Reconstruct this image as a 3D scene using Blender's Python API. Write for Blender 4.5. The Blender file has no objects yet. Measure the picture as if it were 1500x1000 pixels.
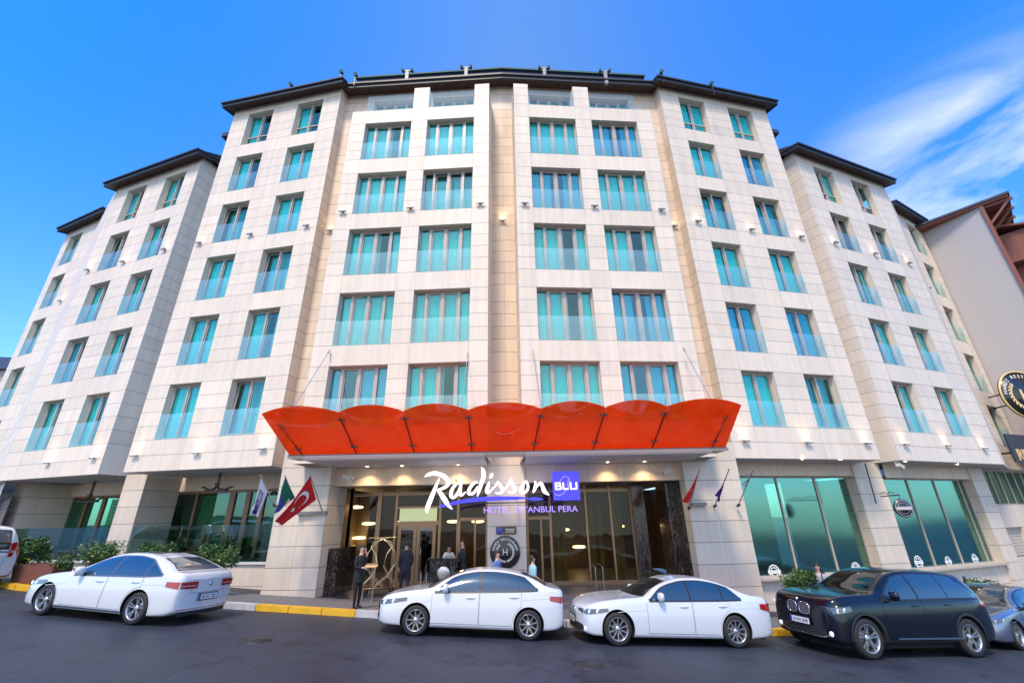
import bpy, math, random
from mathutils import Vector, Matrix, noise
rnd = random.Random(7)
SC = bpy.context.scene
COL = SC.collection
PI = math.pi
# ---------------------------------------------------------------- camera calibration
F, PITCH, ROLL = 630.3, math.radians(22.2075), math.radians(-1.052)
_fw = Vector((0, math.cos(PITCH), math.sin(PITCH)))
_u0 = Vector((0, -math.sin(PITCH), math.cos(PITCH)))
_r0 = Vector((1, 0, 0))
_r = _r0*math.cos(ROLL) + _u0*math.sin(ROLL)
_u = _u0*math.cos(ROLL) - _r0*math.sin(ROLL)
def ray(x, y): return _fw + _r*((x-750)/F) - _u*((y-500)/F)
def at(x, y, Y):                       # survey a point of the photo on the real plane y = Y
    d = ray(x, y); return d*(Y/d.y)
def onp(x, y, A, B, off=0.0):          # ... on a vertical facade plane through A, B
    A = Vector(A); B = Vector(B); n = Vector((-(B-A).y, (B-A).x)).normalized()
    A = A + n*off; d = ray(x, y); t = n.dot(A)/n.dot(d.xy); return d*t
# ---------------------------------------------------------------- mesh helpers
class MB:
    def __init__(s): s.v=[]; s.f=[]; s.m=[]; s.uv=[]; s.uv2=[]; s.t=[]; s.sm=[]
    def face(s, pts, m=0, uv=None, uv2=None, t=0.5, sm=False):
        b=len(s.v); s.v += [tuple(p) for p in pts]; s.f.append(tuple(range(b,b+len(pts)))); s.m.append(m)
        s.uv.append(uv or [(9,9)]*len(pts)); s.uv2.append(uv2 or [(9,9)]*len(pts)); s.t.append(t); s.sm.append(sm)
    def raw(s, vs, fs, m=0, sm=False):
        b=len(s.v); s.v += [tuple(p) for p in vs]
        for f in fs:
            s.f.append(tuple(b+i for i in f)); s.m.append(m); s.uv.append([(9,9)]*len(f)); s.uv2.append([(9,9)]*len(f)); s.t.append(.5); s.sm.append(sm)
    def panel(s, a, b, c, d, m=0, t=None):    # rectangle a(bl) b(br) c(tr) d(tl) with edge distances
        a,b,c,d=map(Vector,(a,b,c,d)); w=(b-a).length; h=(d-a).length
        s.face((a,b,c,d), m, [(0,0),(w,0),(w,h),(0,h)], [(w,h),(0,h),(0,0),(w,0)], rnd.random() if t is None else t)
    def box(s, c, d, m=0, rz=0, M=None):
        x,y,z=[q/2 for q in d]; vs=[Vector((i*x,j*y,k*z)) for k in(-1,1) for j in(-1,1) for i in(-1,1)]
        R=Matrix.Rotation(rz,3,'Z'); vs=[R@v+Vector(c) for v in vs]
        if M: vs=[M@v for v in vs]
        s.raw(vs,[(0,2,3,1),(4,5,7,6),(0,1,5,4),(2,6,7,3),(0,4,6,2),(1,3,7,5)],m)
    def box2(s, lo, hi, m=0, M=None):
        s.box([(a+b)/2 for a,b in zip(lo,hi)],[abs(b-a) for a,b in zip(lo,hi)],m,0,M)
    def cyl(s, a, b, r, r2=None, n=12, m=0, sm=True, cap=True):
        a=Vector(a);b=Vector(b); r2=r if r2 is None else r2; d=(b-a).normalized()
        x=d.orthogonal().normalized(); y=d.cross(x); vs=[]
        for P,R in((a,r),(b,r2)):
            for i in range(n): t=2*PI*i/n; vs.append(P+(x*math.cos(t)+y*math.sin(t))*R)
        s.raw(vs,[(i,(i+1)%n,n+(i+1)%n,n+i) for i in range(n)],m,sm)
        if cap: s.raw(vs,[tuple(reversed(range(n))),tuple(range(n,2*n))],m)
    def tube(s, pts, r, n=8, m=0):
        pts=[Vector(p) for p in pts]; rr=r if isinstance(r,(list,tuple)) else [r]*len(pts)
        x=None; vs=[]
        for i,p in enumerate(pts):
            d=(pts[min(i+1,len(pts)-1)]-pts[max(i-1,0)]).normalized()
            x=d.orthogonal().normalized() if x is None else (x-d*x.dot(d)).normalized()
            y=d.cross(x)
            for k in range(n): t=2*PI*k/n; vs.append(p+(x*math.cos(t)+y*math.sin(t))*rr[i])
        fs=[(i*n+k,i*n+(k+1)%n,(i+1)*n+(k+1)%n,(i+1)*n+k) for i in range(len(pts)-1) for k in range(n)]
        s.raw(vs,fs,m,True); L=(len(pts)-1)*n
        s.raw(vs,[tuple(reversed(range(n))),tuple(range(L,L+n))],m)
    def lathe(s, prof, c=(0,0,0), n=20, m=0, axis='Z', sm=True, sx=1, sy=1):
        vs=[]
        for r,z in prof:
            for k in range(n):
                t=2*PI*k/n; p=(r*math.cos(t)*sx,r*math.sin(t)*sy,z)
                if axis=='Y': p=(p[0],z,p[1])
                vs.append(Vector(p)+Vector(c))
        s.raw(vs,[(i*n+k,i*n+(k+1)%n,(i+1)*n+(k+1)%n,(i+1)*n+k) for i in range(len(prof)-1) for k in range(n)],m,sm)
    def grid(s, P, m=0, sm=True):       # P[i][j]
        a=len(P);b=len(P[0]); s.raw([p for r in P for p in r],[(i*b+j,(i+1)*b+j,(i+1)*b+j+1,i*b+j+1) for i in range(a-1) for j in range(b-1)],m,sm)
    def prism(s, pts, lo, hi, m=0):     # polygon of (x,z) extruded along y
        n=len(pts); s.raw([(x,lo,z) for x,z in pts]+[(x,hi,z) for x,z in pts],[tuple(range(n)),tuple(reversed(range(n,2*n)))]+[(i,n+i,n+(i+1)%n,(i+1)%n) for i in range(n)],m)
    def build(s, name, mats, parent=None, loc=None, rz=0, fix=False):
        me=bpy.data.meshes.new(name); me.from_pydata([tuple(v) for v in s.v],[],s.f)
        if not isinstance(mats,(list,tuple)): mats=[mats]
        for m in mats: me.materials.append(m)
        u1=me.uv_layers.new(name='ea'); u2=me.uv_layers.new(name='eb'); ca=me.attributes.new('tint','FLOAT','FACE')
        k=0
        for i,p in enumerate(me.polygons):
            p.material_index=s.m[i]; p.use_smooth=s.sm[i]; ca.data[i].value=s.t[i]
            for j in range(len(s.f[i])): u1.data[k].uv=s.uv[i][j]; u2.data[k].uv=s.uv2[i][j]; k+=1
        if fix:
            import bmesh
            bm=bmesh.new(); bm.from_mesh(me); bmesh.ops.remove_doubles(bm,verts=bm.verts,dist=1e-5); bmesh.ops.recalc_face_normals(bm,faces=bm.faces); bm.to_mesh(me); bm.free()
        me.update(); o=bpy.data.objects.new(name,me); COL.objects.link(o)
        if parent: o.parent=parent
        if loc is not None: o.location=loc
        o.rotation_euler.z=rz
        return o
def tag(o, label, cat, group=None):
    o['label']=label; o['category']=cat
    if group: o['group']=group
    return o
def thing(name, label, cat, loc=(0,0,0), rz=0, group=None, M=None):
    o=bpy.data.objects.new(name,None); COL.objects.link(o); o.empty_display_size=.2
    if M is not None: o.matrix_world=M
    else: o.location=loc; o.rotation_euler.z=rz
    return tag(o,label,cat,group)
def struct(o): o['kind']='structure'; return o
def copy_tree(o, parent=None):
    c=o.copy(); COL.objects.link(c); c.parent=parent
    for ch in list(o.children): copy_tree(ch,c)
    return c
# ---------------------------------------------------------------- materials
MATS={}
def nm(name):
    m=bpy.data.materials.new(name); m.use_nodes=True; return m, m.node_tree.nodes, m.node_tree.links, m.node_tree.nodes['Principled BSDF']
def mat(name, col, rough=.5, metal=0, noise_amt=0, scale=8, coat=0, emit=None, es=0, bump=0, bscale=60, spec=.5):
    if name in MATS: return MATS[name]
    m,N,L,B=nm(name); B.inputs['Roughness'].default_value=rough; B.inputs['Metallic'].default_value=metal
    B.inputs['Specular IOR Level'].default_value=spec
    B.inputs['Base Color'].default_value=(*col,1); B.inputs['Coat Weight'].default_value=coat; B.inputs['Coat Roughness'].default_value=.05
    if emit: B.inputs['Emission Color'].default_value=(*emit,1); B.inputs['Emission Strength'].default_value=es
    if noise_amt or bump:
        tc=N.new('ShaderNodeTexCoord')
    if noise_amt:
        t=N.new('ShaderNodeTexNoise'); t.inputs['Scale'].default_value=scale; t.inputs['Detail'].default_value=6; L.new(tc.outputs['Object'],t.inputs['Vector'])
        mx=N.new('ShaderNodeMix'); mx.data_type='RGBA'; mx.inputs[6].default_value=(*[c*(1-noise_amt) for c in col],1); mx.inputs[7].default_value=(*[min(1,c*(1+noise_amt)) for c in col],1)
        L.new(t.outputs['Fac'],mx.inputs[0]); L.new(mx.outputs[2],B.inputs['Base Color'])
    if bump:
        t=N.new('ShaderNodeTexNoise'); t.inputs['Scale'].default_value=bscale; t.inputs['Detail'].default_value=4; L.new(tc.outputs['Object'],t.inputs['Vector'])
        b=N.new('ShaderNodeBump'); b.inputs['Strength'].default_value=bump; b.inputs['Distance'].default_value=.01; L.new(t.outputs['Fac'],b.inputs['Height']); L.new(b.outputs[0],B.inputs['Normal'])
    MATS[name]=m; return m
def stone(name, col, joint, jw=.011, var=.10, blot=.12, pink=0):
    m,N,L,B=nm(name); B.inputs['Roughness'].default_value=.55
    def mth(op,a,b=None):
        n=N.new('ShaderNodeMath'); n.operation=op
        for i,q in enumerate((a,b)):
            if q is None: continue
            if isinstance(q,(int,float)): n.inputs[i].default_value=q
            else: L.new(q,n.inputs[i])
        return n.outputs[0]
    mn=None
    for l in('ea','eb'):
        u=N.new('ShaderNodeUVMap'); u.uv_map=l; s=N.new('ShaderNodeSeparateXYZ'); L.new(u.outputs[0],s.inputs[0])
        a=mth('MINIMUM',mth('ADD',s.outputs[0],jw*.62),s.outputs[1]); mn=a if mn is None else mth('MINIMUM',mn,a)
    j=mth('LESS_THAN',mn,jw)
    at_=N.new('ShaderNodeAttribute'); at_.attribute_name='tint'
    tc=N.new('ShaderNodeTexCoord')
    t=N.new('ShaderNodeTexNoise'); t.inputs['Scale'].default_value=1.3; t.inputs['Detail'].default_value=8; t.inputs['Roughness'].default_value=.65; t.inputs['Distortion'].default_value=1.2; L.new(tc.outputs['Object'],t.inputs['Vector'])
    t2=N.new('ShaderNodeTexNoise'); t2.inputs['Scale'].default_value=14; t2.inputs['Detail'].default_value=6; L.new(tc.outputs['Object'],t2.inputs['Vector'])
    # streaks running down the stone
    mp=N.new('ShaderNodeMapping'); mp.inputs['Scale'].default_value=(2.2,2.2,.16); L.new(tc.outputs['Object'],mp.inputs[0])
    t3=N.new('ShaderNodeTexNoise'); t3.inputs['Scale'].default_value=2.0; t3.inputs['Detail'].default_value=5; L.new(mp.outputs[0],t3.inputs['Vector'])
    f=mth('ADD',mth('MULTIPLY',mth('SUBTRACT',at_.outputs['Fac'],.5),var), mth('MULTIPLY',mth('SUBTRACT',t.outputs['Fac'],.5),blot*2.2))
    f=mth('ADD',f,mth('MULTIPLY',mth('SUBTRACT',t2.outputs['Fac'],.5),.12))
    f=mth('ADD',f,mth('MULTIPLY',mth('SUBTRACT',t3.outputs['Fac'],.5),.34))
    f=mth('ADD',f,1.0)
    vm=N.new('ShaderNodeVectorMath'); vm.operation='SCALE'; vm.inputs[0].default_value=col; L.new(f,vm.inputs['Scale'])
    # warm patches
    wm=N.new('ShaderNodeMix'); wm.data_type='RGBA'; wm.blend_type='MULTIPLY'; wm.inputs[7].default_value=(1,.90,.80,1)
    rr=N.new('ShaderNodeMapRange'); rr.inputs[1].default_value=.52; rr.inputs[2].default_value=.75; L.new(t.outputs['Fac'],rr.inputs[0]); L.new(rr.outputs[0],wm.inputs[0]); L.new(vm.outputs[0],wm.inputs[6])
    mx=N.new('ShaderNodeMix'); mx.data_type='RGBA'; L.new(j,mx.inputs[0]); L.new(wm.outputs[2],mx.inputs[6]); mx.inputs[7].default_value=(*joint,1)
    L.new(mx.outputs[2],B.inputs['Base Color'])
    b=N.new('ShaderNodeBump'); b.inputs['Strength'].default_value=.5; b.inputs['Distance'].default_value=.01; h=mth('ADD',mth('MULTIPLY',t2.outputs['Fac'],.15),mth('MULTIPLY',j,-1.0)); L.new(h,b.inputs['Height']); L.new(b.outputs[0],B.inputs['Normal'])
    MATS[name]=m; return m
def glassy(name, tint, refl=.12, rough=.0, edge=.6, gcol=(1,1,1), diff=None, dfac=0, wav=0):
    m=bpy.data.materials.new(name); m.use_nodes=True; N=m.node_tree.nodes; L=m.node_tree.links; N.clear()
    out=N.new('ShaderNodeOutputMaterial'); tr=N.new('ShaderNodeBsdfTransparent'); tr.inputs[0].default_value=(*tint,1)
    gl=N.new('ShaderNodeBsdfGlossy'); gl.inputs['Color'].default_value=(*gcol,1); gl.inputs['Roughness'].default_value=rough
    lw=N.new('ShaderNodeFresnel'); lw.inputs['IOR'].default_value=1.5
    mr=N.new('ShaderNodeMapRange'); mr.inputs[1].default_value=.04; mr.inputs[2].default_value=1; mr.inputs[3].default_value=refl; mr.inputs[4].default_value=edge+refl; L.new(lw.outputs[0],mr.inputs[0])
    if wav:
        tc=N.new('ShaderNodeTexCoord'); t=N.new('ShaderNodeTexNoise'); t.inputs['Scale'].default_value=wav; L.new(tc.outputs['Object'],t.inputs['Vector'])
        b=N.new('ShaderNodeBump'); b.inputs['Strength'].default_value=.06; b.inputs['Distance'].default_value=.05; L.new(t.outputs['Fac'],b.inputs['Height']); L.new(b.outputs[0],gl.inputs['Normal'])
    base=tr
    if diff:
        d=N.new('ShaderNodeBsdfDiffuse'); d.inputs[0].default_value=(*diff,1); mm=N.new('ShaderNodeMixShader'); mm.inputs[0].default_value=dfac; L.new(tr.outputs[0],mm.inputs[1]); L.new(d.outputs[0],mm.inputs[2]); base=mm
    mx=N.new('ShaderNodeMixShader'); L.new(mr.outputs[0],mx.inputs[0]); L.new(base.outputs[0],mx.inputs[1]); L.new(gl.outputs[0],mx.inputs[2]); L.new(mx.outputs[0],out.inputs[0])
    MATS[name]=m; return m
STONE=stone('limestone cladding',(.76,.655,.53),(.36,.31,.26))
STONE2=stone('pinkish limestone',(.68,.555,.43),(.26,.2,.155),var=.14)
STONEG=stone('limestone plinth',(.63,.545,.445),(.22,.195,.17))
FRAME=mat('taupe window frame',(.46,.38,.335),.4)
GOLD=mat('bronze anodised frame',(.33,.22,.13),.35,.6)
PANE=glassy('turquoise window glass',(.20,.84,.85),.13,.0,.5,gcol=(.58,.98,.86),wav=1.3)
PANED=glassy('darker window glass',(.15,.68,.82),.20,.0,.5,gcol=(.42,.85,.88),wav=1.3)
RAIL=glassy('balustrade glass',(.80,.96,.95),.13,.0,.22,diff=(.75,.97,.97),dfac=.10,gcol=(.72,1,.98))
SHOP=glassy('green shop glass',(.20,.44,.32),.38,.10,.5,gcol=(.44,.84,.68),wav=.7)
ENTG=glassy('entrance glass',(.50,.50,.42),.035,.0,.55,gcol=(.6,.75,.7),wav=.8)
RAIL2=glassy('clear balcony glass',(.84,.96,.97),.08,.0,.15,diff=(.7,.9,.92),dfac=.03)
TERR=glassy('terrace glass',(.74,.88,.84),.05,.0,.35)
CURT=mat('white voile curtain',(.88,.88,.86),.9,noise_amt=.05,scale=3)
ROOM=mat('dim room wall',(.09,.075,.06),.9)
DARK=mat('black metal',(.015,.015,.017),.4)
SLATE=mat('slate eave',(.028,.034,.045),.5,noise_amt=.25,scale=3)
BROWN=mat('brown soffit board',(.055,.030,.024),.6,noise_amt=.2,scale=5)
PLAST=mat('white plaster soffit',(.55,.53,.52),.7,noise_amt=.06,scale=3)
STEEL=mat('brushed steel',(.62,.62,.62),.28,1)
BRASS=mat('polished brass',(.85,.62,.32),.18,1)
WHITE=mat('white enamel',(.80,.80,.82),.3)
LAMPW=mat('warm lamp glass',(1,.85,.6),.4,emit=(1,.66,.28),es=5)
DOWNL=mat('downlight lens',(1,.9,.75),.4,emit=(1,.78,.48),es=22)
S=[None]+[19.81,16.5,13.2,9.91,6.60,3.29]
WH=2.42
# ================================================================ HOTEL
hotel=thing('hotel_building','cream stone hotel with turquoise windows and dark overhanging eaves, filling the street front','hotel')
def V2(p): return Vector((p[0],p[1]))
class Sec:                                    # a flat facade section seen from the street
    def __init__(s,A,B): s.A=V2(A); s.B=V2(B); s.L=(s.B-s.A).length; s.d=(s.B-s.A)/s.L; s.n=Vector((s.d.y,-s.d.x))
    def p(s,u,z,off=0): q=s.A+s.d*u+s.n*off; return Vector((q.x,q.y,z))     # off >0 towards the street
    def ang(s): return math.atan2(s.d.y,s.d.x)
    def u(s,P): return (V2(P)-s.A).dot(s.d)
def zbreaks(rows,zb,zt,last):
    z=[zb]
    for k in sorted(rows,reverse=True):
        sz=S[k]
        if sz-z[-1]>1.0 and k==6: z.append((sz+z[-1])/2)
        z.append(sz)
        for i in range(1,4): z.append(sz+WH*i/4)
        z.append(sz+WH)
    z.append(zt); return z
WINS=[]
REV=.31
def facade(sec,cols,rows,zb,zt,m=0,extra=(),skip=(),u0=0,u1=None):
    """stone skin of a section with window openings; cols = [(ua,ub)]"""
    u1=sec.L if u1 is None else u1
    ub=[u0]+[q for c in cols for q in c]+[u1]
    us=[]
    for a,b in zip(ub,ub[1:]):
        n=max(1,int((b-a)/2.0+.35)); us+= [a+(b-a)*i/n for i in range(n)]
    us.append(u1); zs=zbreaks(rows,zb,zt,0); mb=MB()
    def hole(u,z):
        return any(a<u<b for a,b in cols) and any(S[k]<z<S[k]+WH for k in rows)
    for i in range(len(zs)-1):
        for j in range(len(us)-1):
            uc=(us[j]+us[j+1])/2; zc=(zs[i]+zs[i+1])/2
            if hole(uc,zc): continue
            # in window bands a pier course is one stone unless wide
            mb.panel(sec.p(us[j],zs[i]),sec.p(us[j+1],zs[i]),sec.p(us[j+1],zs[i+1]),sec.p(us[j],zs[i+1]),m)
    for a,b in cols:
        for k in rows:
            z0,z1=S[k],S[k]+WH; P=sec.p
            mb.panel(P(a,z0,0),P(a,z0,-REV),P(a,z1,-REV),P(a,z1,0),m)
            mb.panel(P(b,z0,-REV),P(b,z0,0),P(b,z1,0),P(b,z1,-REV),m)
            mb.panel(P(a,z1,-REV),P(b,z1,-REV),P(b,z1,0),P(a,z1,0),m)
            mb.panel(P(a,z0,0),P(b,z0,0),P(b,z0,-REV),P(a,z0,-REV),m)
            WINS.append((sec,(a+b)/2,b-a,k))
    return mb.build('wall',[STONE,STONE2],hotel)
def ret(sec,u,z0,z1,depth,left,m=0):           # side return of a projecting section
    mb=MB(); zs=[z0]
    for k in range(6,0,-1):
        for q in [S[k]]+[S[k]+WH*i/4 for i in range(1,5)]:
            if z0+.3<q<z1-.3: zs.append(q)
    zs.append(z1); n=max(1,round(depth/1.1))
    for a,b in zip(zs,zs[1:]):
        for i in range(n):
            d0,d1=-depth*i/n,-depth*(i+1)/n
            if left: mb.panel(sec.p(u,a,d1),sec.p(u,a,d0),sec.p(u,b,d0),sec.p(u,b,d1),m)
            else: mb.panel(sec.p(u,a,d0),sec.p(u,a,d1),sec.p(u,b,d1),sec.p(u,b,d0),m)
    return mb.build('wall',[STONE,STONE2],hotel)
# plan, surveyed
BL=Sec((-16.29,18.53),(-9.42,17.21)); BR=Sec((8.68,17.46),(15.66,19.02))
CL=Sec((-24.54,21.20),(-17.72,18.94)); CR=Sec((16.74,19.32),(24.18,22.14))
AL=Sec((-8.13,16.31),(-.96,15.95)); AR=Sec((.32,15.98),(7.54,16.53))
KL=Sec((-31.9,25.56),(-28.2,24.05)); JL=Sec((-28.2,24.05),(-24.54,21.2))
JR=Sec((24.18,22.14),(27.35,24.9)); KR=Sec((27.35,24.9),(30.25,26.46))
BKL=Sec((-9.5,17.78),(-.3,17.32)); BKR=Sec((-.3,17.32),(8.75,17.98))      # back plane of the centre
def uc(sec,*pts): return [sec.u(p) for p in pts]
def cw(c,w): return (c-w/2,c+w/2)
W1,W2=1.64,2.40
cBL=[cw(BL.u((-14.42,18.17)),W1),cw(BL.u((-11.28,17.56)),W1)]
cBR=[cw(BR.u((10.64,17.88)),W1),cw(BR.u((13.76,18.6)),W1)]
cCL=[cw(CL.u((-22.57,20.56)),W1),cw(CL.u((-19.49,19.5)),W1)]
cCR=[cw(CR.u((18.76,20.09)),W1),cw(CR.u((21.81,21.25)),W1)]
cKL=[cw(KL.u((-30.46,24.98)),1.58)]; cKR=[cw(KR.u((28.82,25.73)),1.6)]
cAL=[cw(AL.u((-6.15,16.21)),W2),cw(AL.u((-2.93,16.03)),W2)]
cAR=[cw(AR.u((2.28,16.13)),W2),cw(AR.u((5.5,16.38)),W2)]
ZB=2.0
ZT1,ZT2=22.93,19.66
facade(BL,cBL,[1,2,3,4,5,6],ZB,ZT1); facade(BR,cBR,[1,2,3,4,5,6],ZB,ZT1)
facade(CL,cCL,[2,3,4,5,6],ZB,ZT2); facade(CR,cCR,[2,3,4,5,6],ZB,ZT2)
facade(KL,cKL,[2,3,4,5,6],ZB,ZT2); facade(KR,cKR,[2,3,4,5,6],ZB,ZT2)
facade(JL,[],[2,3,4,5,6],ZB,ZT2); facade(JR,[],[2,3,4,5,6],ZB,ZT2)
ZA=1.95
for sec,cols in((AL,cAL),(AR,cAR)):
    facade(sec,cols,[2,3,4,5,6],ZA,S[1])
    # piers beside the open top balcony
    mb=MB(); edges=[0]+[q for c in cols for q in c]+[sec.L]
    zt=[S[1],20.42,21.0,21.3]
    for i in range(0,len(edges),2):
        a,b=edges[i],edges[i+1]
        if (sec is AL and i==0) or (sec is AR and i==4):
            continue
        for z0,z1 in zip(zt,zt[1:]):
            mb.panel(sec.p(a,z0),sec.p(b,z0),sec.p(b,z1),sec.p(a,z1)); mb.panel(sec.p(b,z0),sec.p(b,z0,-.45),sec.p(b,z1,-.45),sec.p(b,z1)); mb.panel(sec.p(a,z0,-.45),sec.p(a,z0),sec.p(a,z1),sec.p(a,z1,-.45))
        mb.panel(sec.p(a,21.3),sec.p(b,21.3),sec.p(b,21.3,-.45),sec.p(a,21.3,-.45)); mb.build('pillar',[STONE],hotel); mb=MB()
    mb=MB()                                # balcony floor
    mb.panel(sec.p(0,S[1]-.004),sec.p(sec.L,S[1]-.004),sec.p(sec.L,S[1]-.004,-1.45),sec.p(0,S[1]-.004,-1.45)); mb.build('balcony_floor',[STONE],hotel)
# outer balcony end: low stone upstand + glass side
# back plane of the centre with top floor windows
cb=[]
for sec,cols in((BKL,cAL),(BKR,cAR)):
    src=AL if sec is BKL else AR
    cs=[]
    for a,b in cols:
        c=src.p((a+b)/2,0); cs.append(cw(sec.u((c.x*1.055,c.y*1.08)),2.3))
    # only top row has openings
    us=[0]; 
    mb=MB(); ub=[0]+[q for c in cs for q in c]+[sec.L]; us=[]
    for a,b in zip(ub,ub[1:]):
        n=max(1,int((b-a)/2.0+.35)); us+=[a+(b-a)*i/n for i in range(n)]
    us.append(sec.L); zs=zbreaks([1,2,3,4,5,6],ZA,23.0,0)
    for i in range(len(zs)-1):
        for j in range(len(us)-1):
            u=(us[j]+us[j+1])/2; z=(zs[i]+zs[i+1])/2
            if any(a<u<b for a,b in cs) and S[1]<z<S[1]+WH: continue
            mb.panel(sec.p(us[j],zs[i]),sec.p(us[j+1],zs[i]),sec.p(us[j+1],zs[i+1]),sec.p(us[j],zs[i+1]))
    for a,b in cs:
        z0,z1=S[1],S[1]+WH; P=sec.p
        mb.panel(P(a,z0,0),P(a,z0,-REV),P(a,z1,-REV),P(a,z1,0)); mb.panel(P(b,z0,-REV),P(b,z0,0),P(b,z1,0),P(b,z1,-REV)); mb.panel(P(a,z1,-REV),P(b,z1,-REV),P(b,z1,0),P(a,z1,0))
        WINS.append((sec,(a+b)/2,b-a,1.5))
    mb.build('wall',[STONE2],hotel)
# returns
ret(BL,BL.L,ZB,ZT1,.75,False,1); ret(BR,0,ZB,ZT1,.75,True,1); ret(BL,0,ZB,ZT1,1.6,True); ret(BR,BR.L,ZB,ZT1,1.6,False)
ret(CL,CL.L,ZB,ZT2,2.6,False); ret(CR,0,ZB,ZT2,2.6,True)
ret(AL,0,ZA,S[1],1.5,True); ret(AL,AL.L,ZA,21.3,1.5,False); ret(AR,0,ZA,21.3,1.5,True); ret(AR,AR.L,ZA,S[1],1.5,False)
ret(KL,0,-3,ZT2,6,True)
ret(KR,KR.L,ZB,ZT2,3,False)
# dim rooms behind the glass + roof slabs to close the volume
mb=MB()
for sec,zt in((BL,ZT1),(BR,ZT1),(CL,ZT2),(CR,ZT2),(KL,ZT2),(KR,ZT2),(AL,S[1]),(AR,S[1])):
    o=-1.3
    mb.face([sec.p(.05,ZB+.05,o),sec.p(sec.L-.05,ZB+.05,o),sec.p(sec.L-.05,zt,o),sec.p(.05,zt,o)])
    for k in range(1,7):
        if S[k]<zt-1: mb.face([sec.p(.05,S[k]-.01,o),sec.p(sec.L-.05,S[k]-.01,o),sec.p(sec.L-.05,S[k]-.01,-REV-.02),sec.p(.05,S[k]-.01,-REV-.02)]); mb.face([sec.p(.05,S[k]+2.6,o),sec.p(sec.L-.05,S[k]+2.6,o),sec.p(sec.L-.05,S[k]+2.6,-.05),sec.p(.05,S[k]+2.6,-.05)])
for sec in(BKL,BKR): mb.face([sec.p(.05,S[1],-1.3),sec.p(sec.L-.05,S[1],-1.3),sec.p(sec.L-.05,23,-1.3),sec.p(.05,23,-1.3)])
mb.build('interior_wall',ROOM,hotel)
# ---- window prototypes (local: x along facade, z up, -y to the street, origin = sill centre on wall face)
def curtain_mb(x0,x1,z0,z1,y,fold=.10,amp=.035):
    n=max(4,int((x1-x0)/.03)); P=[]; ph=rnd.random()*6
    for i in range(n+1):
        x=x0+(x1-x0)*i/n; P.append([(x,y+amp*math.sin(x*2*PI/fold+ph+1.2*math.sin(x*5))+.01*math.sin(x*23),z) for z in (z0,z1)])
    mb=MB(); mb.grid(P); return mb
def bar(mb,x0,x1,z0,z1,y0=.0,y1=.07,m=0): mb.box2((x0,REV-y1,z0),(x1,REV-y0,z1),m)
def make_win(w,kind,variant,rail):
    o=bpy.data.objects.new('window',None)
    fr=MB(); pn=MB(); H=WH; hw=w/2
    bar(fr,-hw,hw,H-.07,H); bar(fr,-hw,hw,0,.06); bar(fr,-hw,-hw+.06,.06,H-.07); bar(fr,hw-.06,hw,.06,H-.07)
    if kind=='narrow': posts=[(0,.085)]; 
    else: posts=[(-hw+.50,.12),(0,.13),(hw-.50,.12)]
    for x,pw in posts: bar(fr,x-pw/2,x+pw/2,.06,H-.07,-.012,.10)
    xs=[-hw+.06]+[q for x,pw in posts for q in(x-pw/2,x+pw/2)]+[hw-.06]
    for i in range(0,len(xs),2):
        a,b=xs[i],xs[i+1]; tilt=(variant==3 and i==(2 if kind!='narrow' else 0))
        sw=.045 if (kind=='narrow' or i in(2,4)) else 0
        zb_=.06; zt_=H-.07
        if rail=='transom': bar(fr,a,b,.70,.77,0,.075); 
        if tilt:                         # bottom hinged sash tipped into the room
            M=Matrix.Translation((0,REV-.03,.08))@Matrix.Rotation(math.radians(-2.5),4,'X')@Matrix.Translation((0,-(REV-.03),-.08))
            for q in((a,a+.06,.06,zt_),(b-.06,b,.06,zt_),(a+.06,b-.06,zt_-.06,zt_),(a+.06,b-.06,.06,.12)): fr.box2((q[0],REV-.05,q[2]),(q[1],REV,q[3]),0,M)
            pn.raw([M@Vector(v) for v in((a,REV-.03,.06),(b,REV-.03,.06),(b,REV-.03,zt_),(a,REV-.03,zt_))],[(0,1,2,3)])
        else:
            if sw:
                for q in((a,a+sw),(b-sw,b)): bar(fr,q[0],q[1],.06,zt_,.0,.05)
                bar(fr,a+sw,b-sw,zt_-sw,zt_,0,.05); bar(fr,a+sw,b-sw,.06,.06+sw,0,.05)
            pn.raw([(a,REV-.025,.06),(b,REV-.025,.06),(b,REV-.025,zt_),(a,REV-.025,zt_)],[(0,1,2,3)])
    fo=fr.build('window',FRAME); p=pn.build('glass_pane',PANED if variant in(2,5) else PANE); p.parent=fo
    y=REV+(.07 if variant!=3 else .32)
    if variant==0: cs=[(-hw,hw)]
    elif variant==1: cs=[(-hw,-hw*.12),(hw*.02,hw)]
    elif variant==2: cs=[(-hw,-hw*.2),(hw*.3,hw)]
    elif variant==3: cs=[(-hw,hw*.1),(hw*.15,hw)]
    elif variant==4: cs=[(-hw,hw*.15),(hw*.55,hw)]
    else: cs=[(-hw,-hw*.5),(-hw*.1,hw)]
    cm=MB()
    for a,b in cs:
        c=curtain_mb(a,b,.0,H,y,.09+.03*rnd.random()); cm.raw(c.v,c.f,0,True)
    c=cm.build('curtain',CURT); c.parent=fo
    if rail=='glass':
        r=MB(); r.raw([(-hw+.006,-.012,.0),(hw-.006,-.012,.0),(hw-.006,-.012,1.08),(-hw+.006,-.012,1.08)],[(0,1,2,3)]); r=r.build('glass_railing',RAIL); r.parent=fo
    COL.objects.unlink(fo)
    for c in fo.children: COL.objects.unlink(c)
    bpy.data.objects.remove(o); return fo
PROTO={}
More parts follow.
